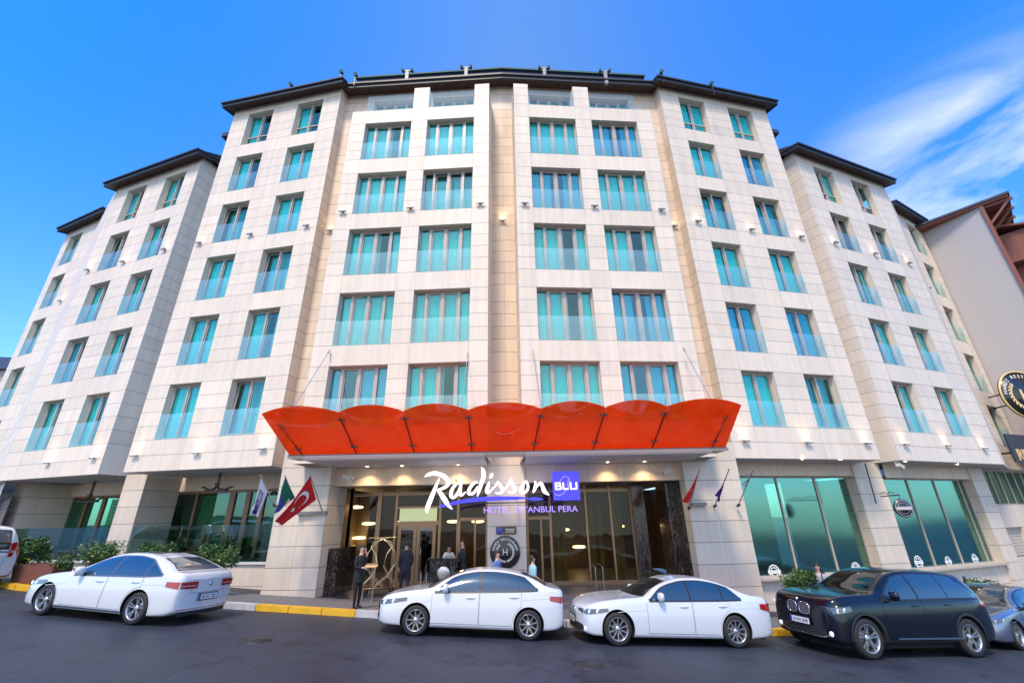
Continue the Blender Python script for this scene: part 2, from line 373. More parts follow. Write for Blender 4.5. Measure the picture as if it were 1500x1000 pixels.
def place_win(sec,u,w,k,variant,rail):
    key=(round(w,2),variant,rail)
    if key not in PROTO: PROTO[key]=make_win(w,'narrow' if w<2 else 'wide',variant,rail)
    o=copy_tree(PROTO[key],hotel)
    for c_ in o.children:
        if c_.name.startswith('glass_pane'): c_.rotation_euler=(vr.uniform(-.012,.012),0,vr.uniform(-.012,.012))
        o.location=sec.p(u,S[int(k)]); o.rotation_euler.z=sec.ang()
    return o
vr=random.Random(11)
for sec,u,w,k in WINS:
    var=vr.choice([0,0,1,1,2,3,4,4,5]) if w>2 else vr.choice([0,1,1,3,0,4,2,4])
    rail='glass'
    if k==1.5: rail='none'; var=vr.choice([0,1,0])
    elif k==1 or (k==2 and sec in(CL,CR)): rail='transom'
    place_win(sec,u,w,k,var,rail)
# top balcony glass railings
for sec,cols in((AL,cAL),(AR,cAR)):
    for i,(a,b) in enumerate(cols):
        outer=(sec is AL and i==0) or (sec is AR and i==1); mb=MB()
        x0,x1=a,b
        if outer and sec is AL: x0=a-.05
        if outer and sec is AR: x1=b+.05
        P=[sec.p(x0,S[1]),sec.p(x1,S[1]),sec.p(x1,20.88),sec.p(x0,20.88)]
        mb.face(P)
        if outer:
            x=x0 if sec is AL else x1; mb.face([sec.p(x,S[1],-.02),sec.p(x,S[1],-1.4),sec.p(x,20.88,-1.4),sec.p(x,20.88,-.02)])
        mb.build('glass_railing',RAIL2,hotel)
# ---- box undersides, eaves
def pave(pts,z,m,name,dz=.12):
    mb=MB(); n=len(pts); mb.raw([(p[0],p[1],z) for p in pts]+[(p[0],p[1],z+dz) for p in pts],[tuple(reversed(range(n))),tuple(range(n,2*n))]+[(i,(i+1)%n,n+(i+1)%n,n+i) for i in range(n)])
    return mb.build(name,m,hotel)
for sec in(BL,BR,CL,CR,KL,KR,JL,JR):
    pave([sec.p(0.02,0,-.02),sec.p(sec.L-.02,0,-.02),sec.p(sec.L-.02,0,-3.2),sec.p(.02,0,-3.2)],ZB+.006,PLAST,'soffit',.1)
DR=.30
def eave(sec,z,e0,e1,front=.50,back=3.0,rise=2.2,wl=True,wr=True):
    """overhanging eave: brown boarded underside, slate fascia with gutter, roof slope behind"""
    un=MB(); a,b=-e0,sec.L+e1; P=sec.p
    n=int((b-a)/.62)
    for i in range(n):
        x0=a+(b-a)*i/n; x1=a+(b-a)*(i+1)/n-.025
        MS_=Matrix.Translation(P(0,z))@Matrix.Rotation(sec.ang(),4,'Z')
        un.raw([MS_@Vector(q) for q in((x0,-front+.05,-DR),(x1,-front+.05,-DR),(x1,.5,.02),(x0,.5,.02),(x0,-front+.05,-DR+.04),(x1,-front+.05,-DR+.04),(x1,.5,.06),(x0,.5,.06))],[(0,3,2,1),(4,5,6,7),(0,1,5,4),(1,2,6,5),(0,4,7,3)])
    un.raw([MS_@Vector(q) for q in((a,-front+.05,-DR+.045),(b,-front+.05,-DR+.045),(b,.5,.065),(a,.5,.065))],[(0,3,2,1)])
    un.build('eave_board',BROWN,hotel)
    M=Matrix.Translation(P(0,z-DR))@Matrix.Rotation(sec.ang(),4,'Z'); r=MB()
    r.box2((a-.03,-front,-.01),(b+.03,-front+.05,.20),0,M); r.box2((a-.07,-front-.09,.20),(b+.07,-front+.06,.30),0,M)
    for x,s_ in((a,-1),(b,1)):
        for c,d,e,f in((0,.05,-.01,.20),(0,.1,.20,.30)):
            xx=(min(x,x+d*s_),max(x,x+d*s_)); y0_=-front+.055; r.raw([M@Vector(q) for q in((xx[0],y0_,e),(xx[1],y0_,e),(xx[1],.9,e+DR*1.2),(xx[0],.9,e+DR*1.2),(xx[0],y0_,f),(xx[1],y0_,f),(xx[1],.9,f+DR*1.2),(xx[0],.9,f+DR*1.2))],[(0,3,2,1),(4,5,6,7),(0,1,5,4),(1,2,6,5),(2,3,7,6),(0,4,7,3)])
    vs=[(a,-front,.26),(b,-front,.26),(b-.3,back,.26+rise),(a+.3,back,.26+rise),(a,back,.1),(b,back,.1)]
    r.raw([M@Vector(v) for v in vs],[(0,1,2,3),(0,3,4),(1,5,2),(3,2,5,4)])
    r.build('roof',SLATE,hotel)
eave(BL,ZT1,.42,.30); eave(BR,ZT1,.30,.42); eave(CL,ZT2,.42,.30); eave(CR,ZT2,.30,.42)
eave(KL,ZT2,.15,1.3,.5,3,1.0); eave(KR,ZT2,1.3,.05,.5,3,1.0)
eave(BKL,22.98,-.35,.0,.66,3,2.0); eave(BKR,22.98,.0,-.35,.66,3,2.0)
# raised roof ridge with green glazing strip and lower side roofs
GREEN=mat('green copper ridge',(.04,.11,.10),.75,noise_amt=.2)
SKYG=mat('roof glazing',(.01,.02,.06),.5)
for sec in(BKL,BKR):
    M=Matrix.Translation(sec.p(0,23.45))@Matrix.Rotation(sec.ang(),4,'Z'); r=MB(); a,b=(.5,sec.L) if sec is BKL else (.002,sec.L-.5)
    r.box2((a,.15,.0),(b,.35,.98),1,M); r.box2((a-.05,.04,.98),(b+.05,.5,1.10),0,M); r.box2((a,.352,0),(b,2.4,.97),0,M)
    r.build('roof',[GREEN,SKYG],hotel)
mb=MB()
for x0,y0,sx in((-17.5,21.5,-1),(17.6,22.3,1)):
    mb.box2((x0-1.2,y0-.2,19.8),(x0+1.2,y0+2.5,21.5))
mb.build('roof',SLATE,hotel)
for sgn in(-1,1):                          # lower roof edge peeping out beside the upper wings
    sec=BL if sgn<0 else BR; mb=MB(); x=0 if sgn<0 else sec.L
    M=Matrix.Translation(sec.p(x,21.9))@Matrix.Rotation(sec.ang(),4,'Z')
    mb.box2((min(0,sgn*1.45),.9,0),(max(0,sgn*1.45),3.2,.06),0,M); mb.box2((min(0,sgn*1.55),.82,.06),(max(0,sgn*1.55),3.3,.36),1,M)
    mb.build('eave_board',[BROWN,SLATE],hotel)
# drain pipe
# ---------------------------------------------------------------- GROUND FLOOR
def road_z(x,y):
    x=70*math.tanh(x/70); y=60*math.tanh(y/60); return -2.28-.0565*x-.034*y
KERB=[(-60,40),(-40,29),(-25,19.6),(-16,15.7),(-9,14.3),(-4,13.9),(6.5,14.0),(12,15.2),(20,18.2),(40,29),(60,40)]
def kerb_y(x):
    for (x0,y0),(x1,y1) in zip(KERB,KERB[1:]):
        if x0<=x<=x1: return y0+(y1-y0)*(x-x0)/(x1-x0)
    return 40
def pave_z(x,y): return road_z(x,y)+.14-.046*max(0,y-kerb_y(x))
OFF=-1.12
def gpanels(mb,sec,u0,u1,z0,z1,off,h=.72,w=1.15,m=0):
    nu=max(1,round((u1-u0)/w)); nz=max(1,round((z1-z0)/h))
    for i in range(nz):
        for j in range(nu):
            a,b=u0+(u1-u0)*j/nu,u0+(u1-u0)*(j+1)/nu; c,d=z0+(z1-z0)*i/nz,z0+(z1-z0)*(i+1)/nz
            mb.panel(sec.p(a,c,off),sec.p(b,c,off),sec.p(b,d,off),sec.p(a,d,off),m)
def pier(sec,u0,u1,z0,z1,off,depth,h=.72,w=1.15,name='pillar'):
    mb=MB(); gpanels(mb,sec,u0,u1,z0,z1,off,h,w)
    nz=max(1,round((z1-z0)/h))
    for i in range(nz):
        c,d=z0+(z1-z0)*i/nz,z0+(z1-z0)*(i+1)/nz
        mb.panel(sec.p(u1,c,off),sec.p(u1,c,off-depth),sec.p(u1,d,off-depth),sec.p(u1,d,off)); mb.panel(sec.p(u0,c,off-depth),sec.p(u0,c,off),sec.p(u0,d,off),sec.p(u0,d,off-depth))
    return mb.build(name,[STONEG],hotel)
def U(sec,x,y,off): return sec.u(onp(x,y,sec.A,sec.B,off).xy)
def Zp(sec,x,y,off): return onp(x,y,sec.A,sec.B,off).z
PLs=Sec((-8.95,17.17),(-6.97,17.03)); PRs=Sec((6.44,17.12),(8.62,17.28)); PCs=Sec((-1.04,17.3),(.39,17.3))
pier(PLs,0,PLs.L,-2.9,2.6,0,1.55,w=1.2); pier(PRs,0,PRs.L,-3.8,2.6,0,1.5,w=1.1); pier(PCs,0,PCs.L,-3.2,2.6,0,1.1,w=1.5)
# piers of the wings
uBC=(U(BL,185,697.6,1.12),U(BL,216,696,1.12)); pier(BL,uBC[0],uBC[1],-2.7,2.05,OFF,1.75,w=1.4)
uCD=(U(CL,25,709,1.12),U(CL,42,708,1.12)); pier(CL,uCD[0],uCD[1]+.1,-2.4,2.05,OFF,2.6,w=1.4)
uBR=(U(BR,1246.5,679.2,1.12),U(BR,1285,676,1.12)); pier(BR,uBR[0],uBR[1],-4.1,2.05,OFF,.5,w=1.5); 
uCR=(U(CR,1416,682.5,1.12),U(CR,1433.7,681.8,1.12)); pier(CR,uCR[0],uCR[1]+.1,-4.6,2.05,OFF,1.0,w=1.4)
# ---- right wings: big green shop windows
def shop(sec,u0,u1,zt,zs,mulls,off=OFF):
    mb=MB(); gpanels(mb,sec,u0,u1,zt,2.05,off-.08,1.0,1.2,1)
    mb.panel(sec.p(u0,zt,off-.08),sec.p(u0,zt,off-.45),sec.p(u1,zt,off-.45),sec.p(u1,zt,off-.08),1)
    mb.build('lintel',[STONEG,STONE2],hotel)
    mb=MB(); gpanels(mb,sec,u0,u1,-4.8,zs,off-.10,.85,1.0); mb.build('plinth',[STONEG],hotel)
    mb=MB(); M=Matrix.Translation(sec.p(0,0))@Matrix.Rotation(sec.ang(),4,'Z')
    mb.box2((u0,-off-.12,zs),(u1,-off+.5,zs+.07),0,M); mb.build('sill',mat('sill stone',(.42,.37,.32),.6,noise_amt=.1),hotel)
    fr=MB(); g=-off+.42
    for u in [u0+.03]+mulls+[u1-.03]: fr.box2((u-.03,g-.05,zs+.07),(u+.03,g+.06,zt),0,M)
    fr.box2((u0,g-.045,zt-.05),(u1,g+.055,zt),0,M); fr.box2((u0,g-.045,zs+.07),(u1,g+.055,zs+.12),0,M)
    w=fr.build('window',FRAME,hotel)
    ed=[u0+.03]+mulls+[u1-.03]
    for a,b in zip(ed,ed[1:]):
        p=MB(); p.face([M@Vector(q) for q in((a,g,zs+.1),(b,g,zs+.1),(b,g,zt-.03),(a,g,zt-.03))]); p.build('glass_pane',SHOP,w)
    r=MB(); b0=g+.35
    r.box2((u0,g+5,zs-.1),(u1,g+5.1,zt+.3),0,M); r.box2((u0,g+.02,zs-.2),(u1,g+5,zs-.1),0,M); r.box2((u0,g+.1,zt+.02),(u1,g+5,zt+.1),0,M)
    r.build('interior_wall',ROOM,hotel)
    return M,g
uB0=U(BR,1083,694,1.5); uB1=uBR[0]-.0
zBt=Zp(BR,1200,697,1.2); zBs=-2.42
MB1,gB=shop(BR,uB0-.4,uB1+.02,zBt,zBs,[U(BR,1135,695,1.5),U(BR,1191,696,1.5),U(BR,1238.5,697,1.5)])
uC0=uBR[1]-BR.L
uc0=U(CR,1297,697.5,1.5); uc1=uCR[0]
MB2,gC=shop(CR,uc0-.5,uc1+.02,Zp(CR,1350,700.5,1.2),-2.45,[U(CR,1326.5,699,1.5),U(CR,1366,700.5,1.5),U(CR,1402,702,1.5)])
# pale roller blinds low in the rooms, blinds catch the evening light
# round white window decals
def decal(sec,px,py,r,parent=None):
    off=1.12+.405; P=onp(px,py,sec.A,sec.B,off); n=Vector((sec.n.x,sec.n.y,0)); M=Matrix.Translation(P+n*.02)@Matrix.Rotation(sec.ang(),4,'Z')
    mb=MB()
    for ra,rb in((.82,1.0),(.52,.66)):
        N_=28
        for i in range(N_):
            t0,t1=2*PI*i/N_,2*PI*(i+1)/N_
            mb.face([M@Vector((r*q*math.cos(t),0,r*q*math.sin(t))) for q,t in((ra,t0),(rb,t0),(rb,t1),(ra,t1))])
    M2=Matrix.Translation(n*.004)@M
    mb.face([M2@Vector((r*x,0,r*z)) for x,z in((-1.12,-.22),(1.12,-.22),(1.12,.22),(-1.12,.22))])
    M3=Matrix.Translation(n*.008)@M
    for i in range(7):
        x=-.86+.27*i; mb.face([M3@Vector((r*a,0,r*b)) for a,b in((x,-.1),(x+.07,-.1),(x+.14,.1),(x+.05,.1))],1)
    return mb.build('window_decal',[mat('white vinyl',(.85,.86,.86),.5),mat('dark green vinyl',(.02,.10,.06),.5)])
DECL=['left','','','','','']
names=['round white decal low in the first green shop window beside the entrance pier','round white decal in the shop window just above the roof of the black car','white ring decal at the left of the farther green shop window','white ring decal in the middle pane of the farther green shop window','white ring decal at the right of the farther green shop window']
for (sec,px,py,r),lb in zip(((BR,1134,837,.26),(BR,1253.5,831,.21),(CR,1345,823,.27),(CR,1388.5,822,.22),(CR,1427.5,818,.22)),names):
    tag(decal(sec,px,py,r),lb,'sign','round white decals on the shop windows')
# ---- left wings: terraces behind glass rails
def terrace(sec,u0,u1,zc,zr,back,lt,mulls,name):
    M=Matrix.Translation(sec.p(0,0))@Matrix.Rotation(sec.ang(),4,'Z'); o=-OFF
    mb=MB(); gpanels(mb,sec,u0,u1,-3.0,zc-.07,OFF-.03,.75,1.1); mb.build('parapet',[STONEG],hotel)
    mb=MB(); mb.box2((u0,o-.05,zc-.07),(u1,o+.32,zc),0,M); mb.build('coping',mat('white coping stone',(.62,.60,.57),.5,noise_amt=.06),hotel)
    mb=MB(); n=3
    for i in range(n):
        a=u0+(u1-u0)*i/n+.01; b=u0+(u1-u0)*(i+1)/n-.01; mb.box2((a,o+.06,zc),(b,o+.075,zr),0,M)
    mb.build('glass_railing',TERR,hotel)
    mb=MB(); mb.box2((u0,o+.12,zc-.45),(u1,back+3,zc-.40),0,M); mb.build('terrace_floor',mat('terrace boards',(.10,.07,.05),.6,noise_amt=.2),hotel)
    mb=MB(); gpanels(mb,sec,u0-.6,u1+.6,lt,2.05,-back,1.0,1.3,0); mb.panel(sec.p(u0-.6,lt,-back),sec.p(u0-.6,lt,-back-.3),sec.p(u1+.6,lt,-back-.3),sec.p(u1+.6,lt,-back)); mb.build('lintel',[STONE2],hotel)
    fr=MB(); g=back+.15; zf=zc-.4
    for u,w in mulls: fr.box2((u-w/2,g-.07,zf),(u+w/2,g+.06,lt),0,M)
    fr.box2((u0-.6,g-.06,lt-.10),(u1+.6,g+.05,lt),0,M)
    w=fr.build('window',mat('brown timber frame',(.26,.15,.08),.45,noise_amt=.15),hotel)
    ed=[u0-.6]+[m for m,_ in mulls]+[u1+.6]
    for a,b in zip(ed,ed[1:]):
        p=MB(); p.face([M@Vector(q) for q in((a,g,zf),(b,g,zf),(b,g,lt-.08),(a,g,lt-.08))]); p.build('glass_pane',TERG,w)
    r=MB(); r.box2((u0-.8,g+3.2,zf-.1),(u1+.8,g+3.3,lt+.4),0,M); r.box2((u0-.8,g+.1,lt+.05),(u1+.8,g+3.2,lt+.1),0,M)
    r.build('interior_wall',ROOM,hotel)
    # green slatted blind inside one pane
    return M,g,zf
TERG=glassy('green tinted restaurant glass',(.22,.52,.34),.12,.0,.6,gcol=(.6,1,.85),wav=.9)
BACK=2.95
ml=[(U(BL,278,760,2.95),.10),(U(BL,331,760,2.95),.30),(U(BL,355,760,2.95),.22),(U(BL,377,760,2.95),.22)]
uT0=uBC[1]; uT1=BL.u((-9.1,18.3))
MT,gT,zT=terrace(BL,uT0,uT1,-1.43,-.08,BACK,1.38,ml,'a')
ml2=[(U(CL,112,770,2.95),.12),(U(CL,137,770,2.95),.22),(U(CL,160,770,2.95),.1)]
uS0=uCD[1]; uS1=CL.u((-17.3,20.0))
MS,gS,zS=terrace(CL,uS0,uS1,-1.40,-.1,BACK,1.38,ml2,'b')
BLIND=mat('green slatted blind',(.16,.46,.27),.7)
for M,u0,u1,g,zt,zb,n in((MT,ml[0][0]+.1,ml[1][0]-.2,gT,1.2,-1.3,26),(MS,ml2[1][0]+.2,ml2[2][0]+.9,gS,1.2,-1.2,26)):
    mb=MB()
    for i in range(n): z=zb+(zt-zb)*i/n; mb.box2((u0,g+.2,z),(u1,g+.215,z+(zt-zb)/n*.82),0,M)
    b=mb.build('window_blind',BLIND,hotel)
for M,u0,u1,g in((MT,ml[2][0]+.15,ml[3][0]-.1,gT),(MT,ml[3][0]+.15,ml[3][0]+1.1,gT),(MS,ml2[0][0]-.9,ml2[0][0],gS)):
    c=curtain_mb(u0,u1,-1.7,1.3,g+.25,.16,.04); mb=MB(); mb.raw([M@Vector(v) for v in c.v],c.f,0,True); mb.build('curtain',mat('green voile',(.20,.42,.30),.9),hotel)
# terrace furniture
WOOD=mat('oiled wood top',(.30,.15,.07),.35,noise_amt=.3,scale=6)
def table(M,u,v,z,lab):
    t=thing('terrace_table',lab,'table',M=M@Matrix.Translation((u,v,z)),group='tables on the glass-railed terraces')
    a=MB(); a.box((0,0,.75),(1.05,.75,.035)); a.build('tabletop',WOOD,t); a=MB(); a.cyl((0,0,.02),(0,0,.735),.035); a.box((0,0,.012),(.5,.5,.024)); a.build('pedestal',DARK,t); return t
def chair(M,u,v,z,rz,lab):
    t=thing('terrace_chair',lab,'chair',M=M@Matrix.Translation((u,v,z))@Matrix.Rotation(rz,4,'Z'),group='dark chairs on the glass-railed terraces')
    a=MB(); a.box((0,0,.45),(.44,.42,.05)); a.build('seat',DARK,t); a=MB()
    for i in range(4): a.box((-.165+.11*i,.20,.68),(.045,.03,.38))
    a.box((0,.20,.88),(.44,.035,.06)); a.build('backrest',DARK,t)
    for i in(-1,1):
        for j in(-1,1): a=MB(); a.cyl((i*.19,j*.18,0),(i*.19,j*.18,.43),.016,n=6); a.build('leg',DARK,t)
    return t
tn=['leftmost','second','third','fourth']
zf=-1.85
tu=[uT0+1.1,uT0+2.9,uT1-1.0]
for i,u in enumerate(tu):
    table(MT,u,1.95,zf,'wood topped table, %s on the nearer left terrace'%('left one','middle one','right one')[i])
    for j,s_ in enumerate((-1,1)): chair(MT,u+s_*.78,1.95+.1*s_,zf,-s_*PI/2,'dark slatted chair %s the %s table of the nearer terrace'%(('left of','right of')[j],('left','middle','right')[i]))
tu2=[uS0+1.6,uS0+3.6]
for i,u in enumerate(tu2):
    table(MS,u,1.95,zf+.03,'wood topped table, %s on the farther left terrace'%('left one','right one')[i])
    for j,s_ in enumerate((-1,1)): chair(MS,u+s_*.78,1.95+.1*s_,zf+.03,-s_*PI/2,'dark slatted chair %s the %s table of the farther terrace'%(('left of','right of')[j],('left','right')[i]))
# hanging radiant heaters under the soffit
def heater(px,py,Y,sc,lab):
    P=at(px,py,Y); zt=2.0; t=thing('hanging_heater',lab,'heater',loc=P,group='heaters hung from the terrace soffits')
    a=MB(); a.tube([(0,0,zt-P.z),(0,0,.55*sc),(.02,0,.35*sc)],.03,6); a.box((0,0,.42*sc),(.2*sc,.12,.16*sc)); a.tube([(.08,0,zt-P.z),(.08,0,.5*sc)],.02,6); a.build('bracket',DARK,t)
    a=MB()
    for s_,l in((-1,.85),(1,1.0)):
        a.tube([(0,0,.3*sc),(s_*.2*sc,0,.12*sc),(s_*.5*sc*l,0,.10*sc),(s_*.85*sc*l,-.02,.26*sc),(s_*1.0*sc*l,-.02,.27*sc)],[.05,.06,.055,.04,.02],8)
    a.box((0,0,.06*sc),(1.2*sc,.16,.05)); a.build('heater_head',mat('bronze heater',(.05,.035,.03),.4,.5),t)
heater(316,720,19.2,.75,'dark winged heater hanging over the terrace tables beside the flags')
heater(128,736,22.2,.8,'dark winged heater hanging over the farther left terrace')
# ---- left end ground floor: stone wall with brown shutter
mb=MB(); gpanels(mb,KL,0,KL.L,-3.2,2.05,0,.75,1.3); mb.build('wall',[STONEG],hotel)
mb=MB(); gpanels(mb,JL,0,JL.L,1.35,2.05,-.3,.7,1.3,1); gpanels(mb,JL,0,JL.L,-3.2,-1.6,-.3,.7,1.3,0); mb.build('wall',[STONEG,STONE2],hotel)
mb=MB(); M=Matrix.Translation(JL.p(0,0,-.7))@Matrix.Rotation(JL.ang(),4,'Z')
for i in range(15): mb.box2((0,-.02,-1.6+i*.2),(JL.L,.02,-1.6+i*.2+.185),0,M)
mb.build('shutter',mat('brown roller shutter',(.13,.07,.05),.5),hotel)
# ---- right end ground floor: stone wall with tall green windows over a roller shutter
_g=CR.p(uCR[1]+.1,0,-1.35); GR=Sec((_g.x,_g.y),(30.25,26.46)); gang=GR.ang()
u0=U(GR,1438,690,0); zt=Zp(GR,1438,681,0); zt=min(zt,1.93); zb=Zp(GR,1470,739,0); u1=U(GR,1540,739,0); MG=Matrix.Translation(GR.p(0,0))@Matrix.Rotation(gang,4,'Z')
su,sz=U(GR,1469,773,0),Zp(GR,1469,773,0)
mb=MB(); gpanels(mb,GR,0,GR.L,-5,sz-1.3,0,.72,1.2); gpanels(mb,GR,0,GR.L,sz,zb,0,.8,1.2); gpanels(mb,GR,0,su,sz-1.3,sz,0,.65,1.2); gpanels(mb,GR,su+2.2,GR.L,sz-1.3,sz,0,.65,1.2); gpanels(mb,GR,0,u0,zb,zt,0,.72,1.2); gpanels(mb,GR,u1,GR.L,zb,zt,0,.72,1.2); gpanels(mb,GR,0,GR.L,zt,2.0,0,.3,1.2)
for x in(su,su+2.2): mb.panel(GR.p(x,sz-1.3),GR.p(x,sz-1.3,-.2),GR.p(x,sz,-.2),GR.p(x,sz))
mb.build('wall',[STONEG],hotel)
mb=MB(); n=7
for i in range(n+1): u=u0+(u1-u0)*i/n; mb.box2((u-.035,.1,zb),(u+.035,.2,zt),0,MG)
mb.box2((u0,.1,zt-.06),(u1,.2,zt),0,MG); mb.box2((u0,.1,zb),(u1,.2,zb+.06),0,MG)
w=mb.build('window',FRAME,hotel)
p=MB(); p.face([MG@Vector(q) for q in((u0,.15,zb),(u1,.15,zb),(u1,.15,zt),(u0,.15,zt))]); p.build('glass_pane',TERG,w)
for i in range(n):
    if i in(1,4): continue
    c=curtain_mb(u0+(u1-u0)*(i+.1)/n,u0+(u1-u0)*(i+.85)/n,zb,zt,.35,.14,.04); mb=MB(); mb.raw([MG@Vector(v) for v in c.v],c.f,0,True); mb.build('curtain',mat('green voile',(.2,.42,.3),.9),w)
mb=MB(); mb.box2((u0,1.2,zb-.2),(u1,1.3,zt+.1),0,MG); mb.build('interior_wall',ROOM,hotel)
mb=MB()
for i in range(9): mb.box2((su,.16,sz-1.3+i*.145),(su+2.2,.19,sz-1.3+i*.145+.13),0,MG)
mb.build('shutter',mat('beige roller shutter',(.50,.45,.37),.5),hotel)
mb=MB(); a_=U(GR,1490,835,0); z=Zp(GR,1490,835,0); mb.box2((a_-.25,-.05,z-.35),(a_+.05,-.003,z+.3),0,MG); mb.build('meter_box',mat('blue grey enamel',(.22,.28,.34),.5),hotel)
# ================================================================ ENTRANCE
FLZ=-2.52; EY=19.5
PLAT=mat('grey granite paving',(.13,.125,.13),.45,noise_amt=.25,scale=10,bump=.2)
mb=MB(); mb.box2((-7.6,16.9,-3.9),(6.9,26,FLZ-.004)); struct(mb.build('entrance_platform',PLAT))
for i,y in enumerate((16.55,16.2)):
    mb=MB(); mb.box2((-1.3,y,-3.9),(6.9,y+.5 if i else 16.9,FLZ-.17*(i+1))); struct(mb.build('entrance_step',PLAT))
# porch slab under the canopy
mb=MB(); mb.box2((-7.12,15.0,1.90),(-1.04,17.5,2.06)); mb.box2((.40,15.0,1.90),(6.68,17.5,2.06)); mb.build('soffit',PLAST,hotel)
TRIM=mat('cream aluminium trim',(.50,.43,.35),.5,0)
mb=MB(); mb.box2((-7.16,14.96,1.93),(-1.02,15.0,2.02)); mb.box2((.38,14.96,1.93),(6.72,15.0,2.02)); mb.build('trim',TRIM,hotel)
# stone lintels over the entrance, lit by downlights
mb=MB()
for a,b in((-6.99,-1.04),(.39,6.46)):
    n=5
    for i in range(n):
        x0=a+(b-a)*i/n; x1=a+(b-a)*(i+1)/n; mb.panel((x0,17.42,1.22),(x1,17.42,1.22),(x1,17.42,1.9),(x0,17.42,1.9))
    mb.panel((a,17.42,1.22),(a,17.8,1.22),(b,17.8,1.22),(b,17.42,1.22))
mb.build('lintel',[STONE2],hotel)
mb=MB(); mb.box2((-7.1,17.8,1.23),(6.8,26,1.33)); mb.build('soffit',mat('grey recess soffit',(.16,.15,.15),.5),hotel)
# downlights
dl=[]
for px,py in((538,682),(589,681),(671,679.5),(890,677),(944,676)): dl.append(at(px,py,16.2))
def downlight(P,z,lab,pw=14):
    t=thing('downlight',lab,'lamp',loc=(P.x,P.y,z),group='recessed downlights')
    a=MB(); a.lathe([(.085,-.004),(.085,-.012),(.06,-.012),(.06,-.004)],n=16); a.build('bezel',STEEL,t)
    a=MB(); a.lathe([(.001,-.008),(.058,-.008)],n=16); a.build('lens',DOWNL,t)
    l=bpy.data.lights.new('downlight_beam','SPOT'); l.energy=pw; l.color=(1,.70,.38); l.spot_size=math.radians(120); l.spot_blend=.8; l.shadow_soft_size=.05
    o=bpy.data.objects.new('light',l); COL.objects.link(o); o.parent=t; o.location=(0,0,-.03)
DN=['leftmost','second','third','fourth','rightmost']
for i,P in enumerate(dl):
    z=1.90; P=ray(*((538,682),(589,681),(671,679.5),(890,677),(944,676))[i]); P=P*(17.02/P.y); downlight(P,z,'small round ceiling downlight, %s of the five under the red canopy'%DN[i],55)
for i,(px,py,sec) in enumerate(((1175.5,672,BR),(1231,673,BR),(1326,675.5,CR),(1402.5,679.5,CR))):
    d=ray(px,py); P=d*(ZB/d.z); downlight(P,ZB,'small round downlight under the right stone boxes, %s'%('first from the entrance','second from the entrance','third from the entrance','farthest')[i],22)
# glazing line
EF=MB(); 
def ex(px,py=800,Y=EY): return at(px,py,Y).x
posts=[(508,.14),(551,.18),(577,.10),(643,.10),(670,.10),(713,.1),(773,.12),(808,.10),(862,.07),(899,.07),(931,.14)]
def fpost(mb,x,w,z0=FLZ,z1=1.23,Y=EY): mb.box2((x-w/2,Y-.06,z0),(x+w/2,Y+.06,z1))
zd=-.22; 
for px,w in posts: fpost(EF,ex(px),w)
EF.box2((ex(508),EY-.05,FLZ),(ex(577),EY+.05,FLZ+.12)); EF.box2((ex(808),EY-.05,FLZ),(ex(931),EY+.05,FLZ+.14)); EF.box2((ex(508),EY-.055,.95),(ex(931),EY+.055,1.05))
EF.box2((ex(577),EY-.055,zd),(ex(643),EY+.055,zd+.14)); EF.box2((ex(577),EY-.055,.42),(ex(643),EY+.055,.5))
EF.box2((ex(673),EY-.055,-.1),(ex(808),EY+.055,0.02))
ef=EF.build('entrance_frame',GOLD,hotel)
mb=MB()
ed=[ex(p) for p,_ in posts]
for a,b in zip(ed,ed[1:]): mb.face([(a,EY,FLZ+.1),(b,EY,FLZ+.1),(b,EY,1.22),(a,EY,1.22)])
mb.build('glass_pane',ENTG,ef)
mb=MB(); mb.box2((ex(582),EY-.02,.02-.1),(ex(638),EY+.02,.42)); mb.build('transom_panel',mat('pale green lit transom',(.45,.5,.30),.4,emit=(.55,.62,.30),es=.35),ef)
for x0,x1,hx in((ex(582),ex(610)-.01,1),(ex(610)+.01,ex(638),-1)):
    d=MB(); 
    for q in((x0,x0+.13,FLZ+.02,zd),(x1-.13,x1,FLZ+.02,zd),(x0+.13,x1-.13,zd-.13,zd),(x0+.13,x1-.13,FLZ+.02,FLZ+.24)): d.box2((q[0],EY-.085,q[2]),(q[1],EY-.04,q[3]))
    d=d.build('door',GOLD,hotel); h=MB(); hx_=(x1-.2) if hx>0 else x0+.2
    h.tube([(hx_,EY-.09,-1.55),(hx_,EY-.16,-1.5),(hx_,EY-.16,-1.1),(hx_,EY-.09,-1.05)],.015,6); h.build('handle',STEEL,d)
    h=MB(); h.face([(x0+.13,EY-.06,FLZ+.24),(x1-.13,EY-.06,FLZ+.24),(x1-.13,EY-.06,zd-.13),(x0+.13,EY-.06,zd-.13)]); h.build('glass_pane',glassy('dark door glass',(.10,.12,.14),.10,.0,.6),d)
for px in(686,700,787,798): 
    d=MB(); x=ex(px); 
    for q in((x-.42 if px in(686,787) else x-.16,x-.34 if px in(686,787) else x-.08,FLZ+.02,-.1),): d.box2((q[0],EY-.07,q[2]),(q[1],EY-.02,q[3]))
    d.build('door_frame',GOLD,ef)
